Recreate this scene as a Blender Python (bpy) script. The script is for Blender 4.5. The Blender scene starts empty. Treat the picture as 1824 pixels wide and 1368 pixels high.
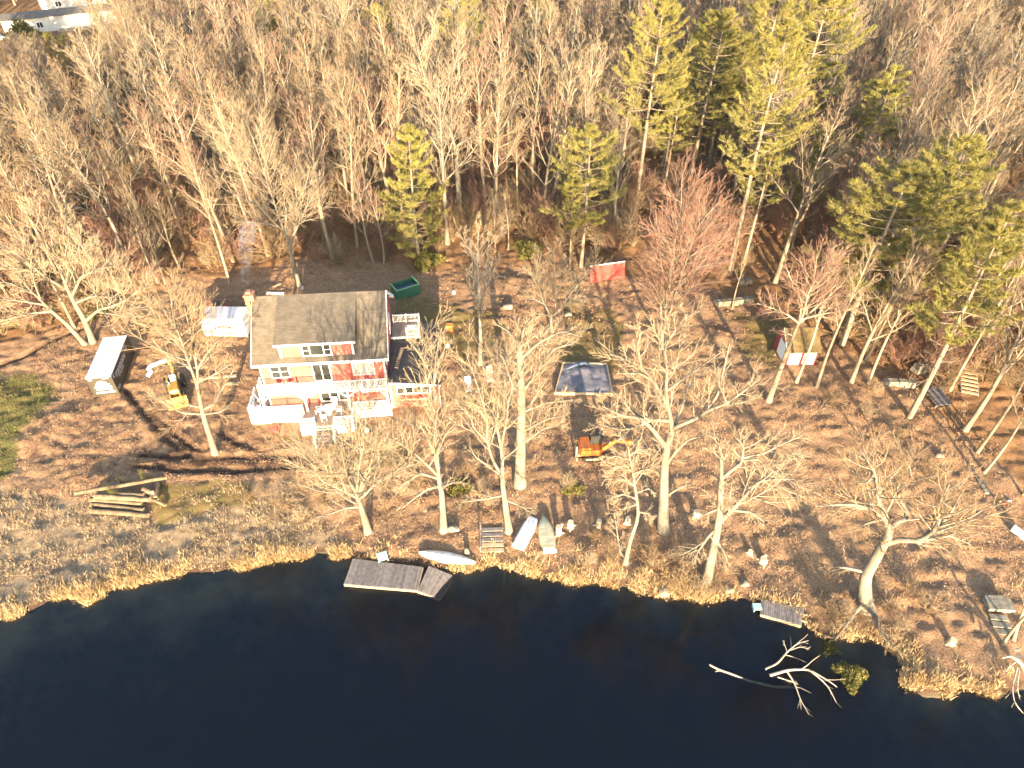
import bpy, math, random
import numpy as np
from mathutils import Vector, Matrix

# ------------------------------------------------------------------ camera, sky, sun, exposure
SC = bpy.context.scene
COL = SC.collection
CAMH = 48.0
PITCH = math.radians(41.0)
FPX = 1215.0                                   # focal length in pixels of the 1824 px wide photograph
cam = bpy.data.cameras.new('camera'); camo = bpy.data.objects.new('camera', cam); COL.objects.link(camo)
camo.location = (0, 0, CAMH); camo.rotation_euler = (math.pi/2 - PITCH, 0, 0)
cam.sensor_width = 36.0; cam.lens = 36.0*FPX/1824.0; cam.clip_start = 0.5; cam.clip_end = 2500
SC.camera = camo

SUN_EL = math.radians(10.0); SUN_AZ = math.radians(174.0)      # azimuth clockwise from +Y
sun_dir = Vector((math.sin(SUN_AZ)*math.cos(SUN_EL), math.cos(SUN_AZ)*math.cos(SUN_EL), math.sin(SUN_EL)))
world = bpy.data.worlds.new('World'); SC.world = world; world.use_nodes = True
wn = world.node_tree.nodes; wl = world.node_tree.links
bg = wn['Background']
sky = wn.new('ShaderNodeTexSky'); sky.sky_type = 'NISHITA'; sky.sun_disc = False
sky.sun_elevation = SUN_EL; sky.sun_rotation = SUN_AZ
wl.new(sky.outputs[0], bg.inputs[0]); bg.inputs[1].default_value = 0.15
sl = bpy.data.lights.new('sun', 'SUN'); slo = bpy.data.objects.new('sun', sl); COL.objects.link(slo)
sl.energy = 4.6; sl.angle = math.radians(0.5); sl.color = (1.0, 0.78, 0.50)
slo.rotation_euler = (-sun_dir).to_track_quat('-Z', 'Y').to_euler(); slo.location = (0, -40, 60)
SC.view_settings.view_transform = 'Standard'; SC.view_settings.look = 'None'
SC.view_settings.gamma = 1.0; SC.view_settings.use_curve_mapping = False
SC.view_settings.exposure = 2.5
HAZE = .00004
SC.render.engine = 'CYCLES'
cy = SC.cycles
cy.max_bounces = 5; cy.diffuse_bounces = 2; cy.glossy_bounces = 2; cy.transmission_bounces = 2; cy.transparent_max_bounces = 8
cy.volume_bounces = 0; cy.use_denoising = True; cy.sample_clamp_indirect = 4.0
cy.caustics_reflective = False; cy.caustics_refractive = False

CP, SP = math.cos(PITCH), math.sin(PITCH)
def ray(px, py):
    u = (px-912)/FPX; v = (py-684)/FPX
    return np.array((u, CP - v*SP, -(SP + v*CP)))
def at_z(px, py, z):
    d = ray(px, py); t = (z-CAMH)/d[2]
    return np.array((d[0]*t, d[1]*t, z))
def at_Y(px, py, Y):
    d = ray(px, py); t = Y/d[1]
    return np.array((d[0]*t, Y, CAMH + d[2]*t))
def proj(x, y, z):
    zc = y*CP + (CAMH-z)*SP; up = y*SP - (CAMH-z)*CP
    return 912 + FPX*x/zc, 684 - FPX*up/zc

# ------------------------------------------------------------------ object helpers
def link(o, parent=None):
    COL.objects.link(o)
    if parent is not None: o.parent = parent
    return o
def tag(o, label=None, cat=None, group=None, kind=None):
    if label: o['label'] = label
    if cat: o['category'] = cat
    if group: o['group'] = group
    if kind: o['kind'] = kind
    return o
def thing(name, label, cat, loc=(0, 0, 0), rz=0.0, group=None):
    o = bpy.data.objects.new(name, None); link(o)
    o.location = tuple(float(k) for k in loc); o.rotation_euler = (0, 0, rz); o.empty_display_size = 0.3
    return tag(o, label, cat, group)
def mk(name, V, Q=None, T=None, mats=(), smooth=False, midx=None):
    """mesh from arrays: verts (N,3), quads (M,4), tris (K,3)"""
    me = bpy.data.meshes.new(name)
    V = np.asarray(V, dtype=np.float32).reshape(-1, 3)
    Q = np.zeros((0, 4), np.int32) if Q is None or len(Q) == 0 else np.asarray(Q, np.int32)
    T = np.zeros((0, 3), np.int32) if T is None or len(T) == 0 else np.asarray(T, np.int32)
    me.vertices.add(len(V)); me.vertices.foreach_set('co', V.ravel())
    nl = Q.size + T.size; npoly = len(Q) + len(T)
    me.loops.add(nl); me.loops.foreach_set('vertex_index', np.concatenate([Q.ravel(), T.ravel()]).astype(np.int32))
    me.polygons.add(npoly)
    st = np.concatenate([np.arange(len(Q))*4, Q.size + np.arange(len(T))*3]).astype(np.int32)
    me.polygons.foreach_set('loop_start', st)
    for m in mats: me.materials.append(m)
    if midx is not None: me.polygons.foreach_set('material_index', np.asarray(midx, np.int32))
    if smooth: me.polygons.foreach_set('use_smooth', np.ones(npoly, bool))
    me.update(calc_edges=True)
    return me
def add(name, me, parent=None, **kw):
    o = bpy.data.objects.new(name, me); link(o, parent)
    return tag(o, **kw)

class MB:
    """collects boxes, prisms and tubes; build() links them as ONE mesh object"""
    def __init__(s): s.v = []; s.f = []
    def poly(s, pts): n = len(s.v); s.v += [tuple(map(float, p)) for p in pts]; s.f.append(list(range(n, n+len(pts)))); return s
    def hexa(s, p):
        n = len(s.v); s.v += [tuple(map(float, q)) for q in p]
        s.f += [[n+i for i in q] for q in ((3,2,1,0),(4,5,6,7),(0,1,5,4),(1,2,6,5),(2,3,7,6),(3,0,4,7))]; return s
    def box(s, x0, y0, z0, x1, y1, z1, M=None):
        p = [(x0,y0,z0),(x1,y0,z0),(x1,y1,z0),(x0,y1,z0),(x0,y0,z1),(x1,y0,z1),(x1,y1,z1),(x0,y1,z1)]
        if M is not None: p = [tuple(M @ Vector(q)) for q in p]
        return s.hexa(p)
    def bar(s, a, b, w, h=None):
        """rectangular bar from a to b"""
        a = Vector(a); b = Vector(b); h = h or w; d = (b-a)
        u = d.cross(Vector((0,0,1)))
        if u.length < 1e-4: u = Vector((1,0,0))
        u.normalize(); v = u.cross(d).normalized()
        r = [(-u*w - v*h)/2, (u*w - v*h)/2, (u*w + v*h)/2, (-u*w + v*h)/2]
        return s.hexa([a+k for k in r] + [b+k for k in r])
    def prism(s, pts, ext):
        n = len(pts); k = len(s.v); e = Vector(ext)
        s.v += [tuple(map(float, p)) for p in pts] + [tuple(Vector(p)+e) for p in pts]
        s.f.append(list(range(k, k+n))[::-1]); s.f.append(list(range(k+n, k+2*n)))
        for i in range(n): j = (i+1) % n; s.f.append([k+i, k+j, k+n+j, k+n+i])
        return s
    def tube(s, pts, rad, S=8, cap=True):
        pts = [Vector(p) for p in pts]; n = len(pts)
        if not hasattr(rad, '__len__'): rad = [rad]*n
        d = pts[-1]-pts[0]; ref = Vector((1,0,0)) if abs(d.z) > .8*d.length else Vector((0,0,1))
        k = len(s.v)
        for i in range(n):
            t = (pts[min(i+1, n-1)] - pts[max(i-1, 0)]).normalized()
            u = t.cross(ref)
            if u.length < 1e-5: u = Vector((0,1,0))
            u.normalize(); w = t.cross(u)
            for j in range(S):
                a = 2*math.pi*j/S; s.v.append(tuple(pts[i] + rad[i]*(math.cos(a)*u + math.sin(a)*w)))
        for i in range(n-1):
            for j in range(S):
                q = (j+1) % S; s.f.append([k+i*S+j, k+i*S+q, k+(i+1)*S+q, k+(i+1)*S+j])
        if cap: s.f.append([k+j for j in range(S)][::-1]); s.f.append([k+(n-1)*S+j for j in range(S)])
        return s
    def build(s, name, mat, parent=None, smooth=False, **kw):
        me = bpy.data.meshes.new(name); me.from_pydata(s.v, [], s.f); me.materials.append(mat); me.update()
        if smooth: me.polygons.foreach_set('use_smooth', np.ones(len(me.polygons), bool))
        return add(name, me, parent, **kw)

# ------------------------------------------------------------------ materials
def mat(name, c1, c2=None, scale=3.0, rough=0.85, bump=0.0, bscale=None, rnd=0.0, island=0.0, spec=0.3, metal=0.0,
        detail=5.0, stretch=None, bdist=0.05):
    m = bpy.data.materials.new(name); m.use_nodes = True
    n = m.node_tree.nodes; l = m.node_tree.links; p = n['Principled BSDF']
    p.inputs['Roughness'].default_value = rough; p.inputs['Specular IOR Level'].default_value = spec
    p.inputs['Metallic'].default_value = metal
    tc = n.new('ShaderNodeTexCoord'); co = tc.outputs['Object']
    if stretch:
        mp = n.new('ShaderNodeMapping'); mp.inputs['Scale'].default_value = stretch
        l.new(co, mp.inputs[0]); co = mp.outputs[0]
    col = None
    if c2 is not None:
        t = n.new('ShaderNodeTexNoise'); t.inputs['Scale'].default_value = scale; t.inputs['Detail'].default_value = detail
        l.new(co, t.inputs['Vector'])
        r = n.new('ShaderNodeValToRGB'); r.color_ramp.elements[0].position = .32; r.color_ramp.elements[1].position = .68
        r.color_ramp.elements[0].color = (*c1, 1); r.color_ramp.elements[1].color = (*c2, 1)
        l.new(t.outputs[0], r.inputs[0]); col = r.outputs[0]
    else:
        p.inputs['Base Color'].default_value = (*c1, 1)
    def vary(src, amount):
        nonlocal col
        h = n.new('ShaderNodeHueSaturation')
        if col is None: h.inputs['Color'].default_value = (*c1, 1)
        else: l.new(col, h.inputs['Color'])
        mr = n.new('ShaderNodeMapRange'); mr.inputs['To Min'].default_value = 1-amount; mr.inputs['To Max'].default_value = 1+amount
        l.new(src, mr.inputs['Value']); l.new(mr.outputs[0], h.inputs['Value']); col = h.outputs[0]
    if rnd: vary(n.new('ShaderNodeObjectInfo').outputs['Random'], rnd)
    if island: vary(n.new('ShaderNodeNewGeometry').outputs['Random Per Island'], island)
    if col is not None: l.new(col, p.inputs['Base Color'])
    if bump:
        t2 = n.new('ShaderNodeTexNoise'); t2.inputs['Scale'].default_value = bscale or scale*3; t2.inputs['Detail'].default_value = 4
        l.new(co, t2.inputs['Vector'])
        b = n.new('ShaderNodeBump'); b.inputs['Strength'].default_value = bump; b.inputs['Distance'].default_value = bdist
        l.new(t2.outputs[0], b.inputs['Height']); l.new(b.outputs[0], p.inputs['Normal'])
    return m

M = {}
M['bark'] = mat('bark', (.155,.125,.087), (.275,.228,.165), 1.6, bump=.6, bscale=7, rnd=.16, stretch=(1,1,.35))
M['pale_bark'] = mat('pale_bark', (.115,.102,.08), (.215,.19,.15), 1.4, bump=.6, bscale=6, rnd=.1, stretch=(1,1,.4))
M['pine_bark'] = mat('pine_bark', (.16,.12,.085), (.26,.21,.155), 2, bump=.6, bscale=8, rnd=.12, stretch=(1,1,.4))
M['twig'] = mat('twig', (.18,.122,.07), (.29,.205,.12), .5, rnd=.16, detail=2)
M['red_twig'] = mat('red_twig', (.195,.105,.075), (.27,.155,.112), .5, rnd=.14, detail=2)
M['grey_twig'] = mat('grey_twig', (.22,.165,.105), (.34,.265,.175), .5, rnd=.14, detail=2)
M['needles'] = mat('needles', (.13,.125,.03), (.235,.205,.06), .9, rough=.7, rnd=.15, island=.35, detail=3)
M['bush_leaf'] = mat('bush_leaf', (.085,.085,.022), (.15,.13,.035), 1.2, rough=.7, rnd=.15, island=.3)
M['white'] = mat('white_paint', (.74,.74,.73), (.80,.80,.79), 2, rough=.55)
M['red_siding'] = mat('red_siding', (.43,.105,.085), (.49,.13,.105), 1.2, rough=.7)
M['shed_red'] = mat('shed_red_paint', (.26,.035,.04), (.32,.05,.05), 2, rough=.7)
M['glass'] = mat('window_glass', (.035,.038,.036), rough=.08, spec=.6)
M['brick'] = mat('chimney_brick', (.34,.15,.09), (.45,.23,.14), 6, bump=.4)
M['deck'] = mat('deck_boards', (.20,.155,.125), (.30,.24,.20), 3, rough=.8, stretch=(1,8,1))
M['grey_wood'] = mat('weathered_wood', (.13,.112,.105), (.22,.195,.185), 3, rough=.85, rnd=.2, bump=.3, bscale=20)
M['tan_wood'] = mat('tan_wood', (.36,.26,.15), (.48,.36,.22), 3, rough=.8, rnd=.15)
M['rubber'] = mat('roof_rubber', (.022,.021,.022), (.045,.040,.038), .7, rough=.55)
M['dark_metal'] = mat('dark_metal', (.045,.040,.030), (.055,.048,.036), 1, rough=.5)
M['silver'] = mat('silver_roof', (.42,.43,.46), (.52,.53,.55), .8, rough=.6)
M['white_metal'] = mat('white_metal', (.76,.76,.75), (.80,.80,.79), 1, rough=.45)
M['grey_stuff'] = mat('grey_paint', (.30,.30,.31), rough=.6)
M['black'] = mat('black_rubber', (.02,.02,.02), rough=.7)
M['orange'] = mat('orange_paint', (.32,.088,.018), (.42,.125,.026), 3, rough=.5, spec=.4)
M['yellow'] = mat('yellow_paint', (.30,.17,.03), (.42,.25,.05), 3, rough=.55, spec=.4)
M['ochre'] = mat('ochre_paint', (.45,.19,.05), (.52,.25,.07), 3, rough=.6)
M['green'] = mat('green_paint', (.02,.10,.06), (.03,.13,.075), 2, rough=.6)
M['green_rim'] = mat('pale_green_paint', (.20,.34,.16), rough=.6)
M['tarp'] = mat('blue_grey_tarp', (.085,.085,.105), (.19,.18,.20), 1.6, rough=.6, bump=.8, bscale=3)
M['navy'] = mat('navy_tarp', (.03,.05,.10), (.06,.09,.16), 3, rough=.5)
M['canoe'] = mat('canoe_hull', (.50,.45,.40), (.62,.57,.52), 2, rough=.4, spec=.5)
M['olive_hull'] = mat('olive_hull', (.26,.26,.17), (.42,.40,.31), 1.5, rough=.6, stretch=(3,.6,1))
M['log_bark'] = mat('log_bark', (.10,.068,.040), (.20,.145,.09), 3, bump=.6, rnd=.15)
M['cut_wood'] = mat('cut_wood', (.38,.27,.15), (.50,.38,.24), 5)
M['stump'] = mat('stump_wood', (.36,.29,.19), (.50,.42,.30), 4, bump=.4)
M['stone'] = mat('stone', (.13,.115,.09), (.27,.23,.17), 2.2, bump=.5, bscale=6, rnd=.2)
M['teal'] = mat('pale_teal_paint', (.35,.55,.58), rough=.5)
M['red_plastic'] = mat('red_plastic', (.55,.05,.05), rough=.4)
M['maroon'] = mat('maroon_paint', (.13,.015,.02), rough=.3, spec=.5)
M['moss_roof'] = mat('mossy_shingle', (.075,.055,.022), (.14,.10,.042), 2.5, bump=.4)
M['dead_wood'] = mat('bleached_wood', (.27,.225,.17), (.42,.36,.28), 2, bump=.4)
M['asphalt'] = mat('asphalt', (.05,.05,.055), (.07,.07,.075), 1)
M['logo_red'] = mat('logo_red_print', (.16,.045,.03), rough=.6)
M['cream'] = mat('cream_siding', (.62,.58,.50), (.70,.66,.58), 1, rough=.7)

def shingle_mat():
    m = mat('roof_shingle', (.092,.077,.058), (.135,.113,.087), 1.1, rough=.9)
    n = m.node_tree.nodes; l = m.node_tree.links; p = n['Principled BSDF']
    tc = n.new('ShaderNodeTexCoord'); br = n.new('ShaderNodeTexBrick')
    mp = n.new('ShaderNodeMapping'); mp.inputs['Rotation'].default_value = (0, 0, 0)
    br.inputs['Scale'].default_value = 1.0; br.inputs['Brick Width'].default_value = .30; br.inputs['Row Height'].default_value = .15
    br.inputs['Mortar Size'].default_value = .012; br.inputs['Color1'].default_value = (1.1,1.1,1.1,1); br.inputs['Color2'].default_value = (.82,.82,.82,1)
    br.inputs['Mortar'].default_value = (.6,.6,.6,1)
    l.new(tc.outputs['Object'], mp.inputs[0]); l.new(mp.outputs[0], br.inputs['Vector'])
    mx = n.new('ShaderNodeMix'); mx.data_type = 'RGBA'; mx.blend_type = 'MULTIPLY'; mx.inputs[0].default_value = 1
    src = p.inputs['Base Color'].links[0].from_socket
    l.new(src, mx.inputs[6]); l.new(br.outputs[0], mx.inputs[7]); l.new(mx.outputs[2], p.inputs['Base Color'])
    return m
M['shingle'] = shingle_mat()
def siding_bump(m, pitch=.13):
    n = m.node_tree.nodes; l = m.node_tree.links; p = n['Principled BSDF']
    tc = n.new('ShaderNodeTexCoord'); w = n.new('ShaderNodeTexWave'); w.wave_profile = 'SAW'; w.bands_direction = 'Z'
    w.inputs['Scale'].default_value = 1/pitch/20*math.pi*2 if False else .314/pitch
    l.new(tc.outputs['Object'], w.inputs['Vector'])
    b = n.new('ShaderNodeBump'); b.inputs['Strength'].default_value = .5; b.inputs['Distance'].default_value = .015
    l.new(w.outputs['Fac'], b.inputs['Height']); l.new(b.outputs[0], p.inputs['Normal'])
siding_bump(M['red_siding']); siding_bump(M['cream'])

# ------------------------------------------------------------------ terrain
def vnoise(x, y, seed=0):
    x = np.asarray(x, float); y = np.asarray(y, float)
    xi = np.floor(x).astype(np.int64); yi = np.floor(y).astype(np.int64); fx = x-xi; fy = y-yi
    fx = fx*fx*(3-2*fx); fy = fy*fy*(3-2*fy)
    def h(a, b):
        n = (a*374761393 + b*668265263 + seed*974634277) & 0x7fffffff
        n = ((n ^ (n >> 13))*1274126177) & 0x7fffffff
        n = (n ^ (n >> 16)) & 0xffff
        return n/65535.0
    return (h(xi,yi)*(1-fx)+h(xi+1,yi)*fx)*(1-fy) + (h(xi,yi+1)*(1-fx)+h(xi+1,yi+1)*fx)*fy
def fbm(x, y, f, o=4, seed=0):
    s = 0; a = .5
    for i in range(o): s = s + a*(vnoise(np.asarray(x)*f, np.asarray(y)*f, seed+i*17)-.5); f *= 2.03; a *= .5
    return s
_sh = [(-420,1215),(-180,1140),(0,1106),(60,1088),(88,1072),(125,1062),(160,1074),(187,1058),(195,1045),(238,1046),(285,1032),(330,1021),(420,1011),(470,1004),
       (520,994),(575,986),(625,990),(660,1000),(700,1004),(745,1003),(790,1010),(835,1018),(862,1008),(884,1000),(903,1012),(935,1022),
       (1000,1032),(1045,1038),(1062,1034),(1105,1044),(1150,1058),(1180,1064),(1215,1063),(1260,1072),(1300,1058),(1345,1068),(1400,1085),(1440,1108),(1466,1136),
       (1500,1140),(1545,1136),(1590,1160),(1615,1190),(1608,1222),(1650,1243),(1690,1238),(1705,1222),(1745,1228),(1790,1236),(1824,1228),(1960,1240),(2200,1300)]
_shw = [at_z(a, b, 0.0)[:2] for a, b in _sh]
_shw = [np.array((-420., -160.)), np.array((-150., -20.))] + _shw + [np.array((60., 8.)), np.array((130., -30.)), np.array((420., -160.))]
def _frac(p, it, rng):
    for k in range(it):
        q = [p[0]]
        for a, b in zip(p[:-1], p[1:]):
            d = b-a; L = np.hypot(*d); m = (a+b)/2
            if L > .5 and L < 12: m = m + np.array((-d[1], d[0]))/L*rng.normal(0, .10*min(L, 1.6))
            q += [m, b]
        p = q
    return np.array(p)
SHORE = _frac(_shw, 2, np.random.default_rng(5))
def shore_dist(x, y):
    """signed distance to the waterline, positive inland"""
    x = np.atleast_1d(np.asarray(x, float)); y = np.atleast_1d(np.asarray(y, float))
    out = np.full(x.shape, 1e9)
    for a, b in zip(SHORE[:-1], SHORE[1:]):
        d = b-a; L2 = d@d
        t = np.clip(((x-a[0])*d[0] + (y-a[1])*d[1])/L2, 0, 1)
        out = np.minimum(out, (x-a[0]-t*d[0])**2 + (y-a[1]-t*d[1])**2)
    out = np.sqrt(out)
    # inside test: land polygon = shore + far corners
    P = np.vstack([SHORE, [[1500,-160],[1500,3000],[-1500,3000],[-1500,-160]]])
    ins = np.zeros(x.shape, bool)
    for i in range(len(P)):
        a = P[i]; b = P[(i+1) % len(P)]
        c = (a[1] > y) != (b[1] > y)
        if not c.any(): continue
        with np.errstate(divide='ignore', invalid='ignore'):
            xx = (b[0]-a[0])*(y-a[1])/(b[1]-a[1]+1e-12) + a[0]
        ins ^= c & (x < xx)
    return np.where(ins, out, -out)
def in_poly(px, py, P):
    ins = np.zeros(px.shape, bool); n = len(P)
    for i in range(n):
        a = P[i]; b = P[(i+1) % n]
        c = (a[1] > py) != (b[1] > py)
        with np.errstate(divide='ignore', invalid='ignore'):
            ins ^= c & (px < (b[0]-a[0])*(py-a[1])/(b[1]-a[1]+1e-12) + a[0])
    return ins
# ruts and ditches: photo-pixel polylines turned into ground lines (half width m, depth m)
def gline(pts, z=1.0): return [at_z(a, b, z)[:2] for a, b in pts]
RUTS = [(gline([(225,700),(262,745),(300,785),(335,812)]), .32, .22), (gline([(270,738),(300,765),(345,805)]), .26, .2), (gline([(300,770),(330,790),(360,806)]), .22, .16),
        (gline([(250,812),(330,815),(430,817),(520,815)]), .34, .26), (gline([(240,830),(330,835),(430,836),(540,828)]), .36, .28), (gline([(300,824),(420,826),(530,822)]), .22, .18),
        (gline([(395,775),(430,795),(480,812),(540,818)]), .3, .22), (gline([(-60,690),(0,657),(50,640),(100,612),(150,594)]), .30, .45)]
PILES = [(at_z(1290,600,1.4)[:2], 1.2, .35), (at_z(90,760,1.2)[:2], 1.5, .35), (at_z(60,790,1.2)[:2], 1.2, .3), (at_z(415,640,1.4)[:2], 1.1, .5),
         (at_z(120,740,1.2)[:2], 1.0, .3), (at_z(550,480,1.4)[:2], 3.0, .4), (at_z(900,510,1.4)[:2], 2.0, .5), (at_z(1300,880,1.0)[:2], .8, .2)]
HPAD = np.array((-15.6, 55.0))
def height(x, y, full=True):
    x = np.atleast_1d(np.asarray(x, float)); y = np.atleast_1d(np.asarray(y, float))
    d = shore_dist(x, y)
    dp = np.maximum(d, 0)
    z = .30*(1-np.exp(-dp/.45)) + np.minimum(dp, 20)*.05 + np.maximum(dp-20, 0)*.028
    z = np.minimum(z, 10+.0*z)
    un = np.maximum(-d, 0)
    shal = 1/(1+np.exp((x+12)/4)); un_ = np.maximum(un - 3.2*shal*(.5+1.6*vnoise(x*.35, y*.35, 21)), 0)
    z = np.where(d < 0, -.05 - .045*un - .20*un_ - .006*np.minimum(un_, 10)**2, z)
    z = np.maximum(z, -4)
    # level yard around the house
    r = np.hypot((x-HPAD[0])/12, (y-HPAD[1])/9)
    k = np.clip(1.6-r, 0, 1); k = k*k*(3-2*k)
    z = z*(1-k) + 1.4*k
    amp = np.clip(d/2.5, .25, 1)*np.where(d < 0, .3, 1)
    z = z + amp*(1-.6*k)*(.9*fbm(x, y, .06, 2, 3) + .34*fbm(x, y, .45, 3, 11))
    if full:
        z = z + amp*(1-.4*k)*(.50*fbm(x*.75, y*1.25, 1.15, 3, 29) + .16*fbm(x*.8, y*1.2, 2.9, 2, 31))
        for line, w, dep in RUTS:
            dd = np.full(x.shape, 1e9)
            for a, b in zip(line[:-1], line[1:]):
                e = b-a; t = np.clip(((x-a[0])*e[0]+(y-a[1])*e[1])/(e@e), 0, 1)
                dd = np.minimum(dd, np.hypot(x-a[0]-t*e[0], y-a[1]-t*e[1]))
            dd = dd + .25*fbm(x, y, 1.1, 2, 7)
            z = z - dep*np.exp(-(dd/w)**2) + (0 if w == .30 and dep == .45 else .45)*dep*np.exp(-((dd-2.0*w)/(.8*w))**2)
        for c, w, hgt in PILES:
            rr = np.hypot(x-c[0], y-c[1])/w
            z = z + hgt*np.exp(-rr*rr)*(1+1.5*fbm(x, y, 1.5, 2, 5))
    return z
def gh(x, y): return float(height(x, y)[0])
def ground(px, py):
    z = 1.2
    for i in range(6):
        p = at_z(px, py, z); z = gh(p[0], p[1])
    return np.array((p[0], p[1], z))

def axis(f0, f1, fs, lo, hi, g=1.12):
    a = list(np.arange(f0, f1, fs)); s = fs; v = a[-1]
    while v < hi: s *= g; v += s; a.append(v)
    s = fs; v = f0; b = []
    while v > lo: s *= g; v -= s; b.append(v)
    return np.array(b[::-1] + a)
gx = axis(-58, 54, .34, -420, 420, 1.14); gy = axis(26, 78, .29, -140, 620, 1.08)
GX, GY = np.meshgrid(gx, gy)
gz = height(GX.ravel(), GY.ravel()); gd = shore_dist(GX.ravel(), GY.ravel())
nx, ny = len(gx), len(gy)
ii = (np.arange(ny-1)[:, None]*nx + np.arange(nx-1)[None, :]).ravel()
quads = np.stack([ii, ii+1, ii+nx+1, ii+nx], 1)
X, Y = GX.ravel(), GY.ravel()
ppx, ppy = proj(X, Y, gz)
jx = ppx + 60*fbm(X, Y, .35, 4, 41); jy = ppy + 50*fbm(X, Y, .35, 4, 43)
POLY = dict(
    lawn=[(-300,640),(0,668),(60,665),(105,690),(75,725),(45,765),(28,835),(0,860),(-300,930)],
    mud=[(40,745),(100,722),(240,705),(420,700),(440,745),(545,805),(540,850),(300,846),(150,862),(60,835)],
    dry=[(-300,900),(0,868),(150,893),(300,918),(430,860),(530,880),(600,965),(640,1010),(0,1130),(-300,1200)],
    moss=[(785,545),(880,550),(905,620),(880,650),(790,640)], moss2=[(430,755),(560,790),(500,830),(440,800)],
    moss3=[(1310,555),(1405,560),(1385,665),(1330,640)], moss4=[(1000,545),(1100,560),(1110,660),(1000,650)], moss5=[(280,880),(420,850),(440,900),(300,930)],
    moss6=[(640,780),(760,800),(740,850),(650,830)], moss7=[(560,540),(790,535),(790,600),(700,600)],
    forest=[(-2000,-600),(4000,-600),(4000,900),(1800,850),(1600,680),(1450,600),(1300,530),(1100,480),(860,480),(560,470),(300,490),(200,560),(0,610),(-2000,700)])
Mk = {k: in_poly(jx, jy, v).astype(float) for k, v in POLY.items()}
front = (proj(X, Y, gz)[1] > -2000) & (Y > 5)
for k in Mk: Mk[k] = Mk[k]*front
moss = np.clip(sum(Mk['moss%s' % s] for s in ('', '2', '3', '4', '5', '6', '7')), 0, 1)
rutm = np.zeros(len(X))
for line, w, dep in RUTS:
    dd = np.full(X.shape, 1e9)
    for p_, q_ in zip(line[:-1], line[1:]):
        e_ = q_-p_; t_ = np.clip(((X-p_[0])*e_[0]+(Y-p_[1])*e_[1])/(e_@e_), 0, 1); dd = np.minimum(dd, np.hypot(X-p_[0]-t_*e_[0], Y-p_[1]-t_*e_[1]))
    rutm = np.maximum(rutm, np.exp(-((dd+.3*fbm(X, Y, 1.3, 2, 8))/(w*1.15))**4))
gme = mk('ground', np.stack([X, Y, gz], 1), quads, smooth=True)
for nm, arr in (('m_lawn', Mk['lawn']), ('m_mud', Mk['mud']), ('m_dry', Mk['dry']), ('m_moss', moss), ('m_forest', Mk['forest']), ('m_bed', (gd < -.1).astype(float)), ('m_rut', np.maximum(rutm, np.clip(1-np.abs(gd-.12)/(.30+.5*vnoise(X*.4, Y*.4, 66)), 0, 1)**.5*(gd > -.6)))):
    at = gme.attributes.new(nm, 'FLOAT', 'POINT'); at.data.foreach_set('value', arr.astype(np.float32))

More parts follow.
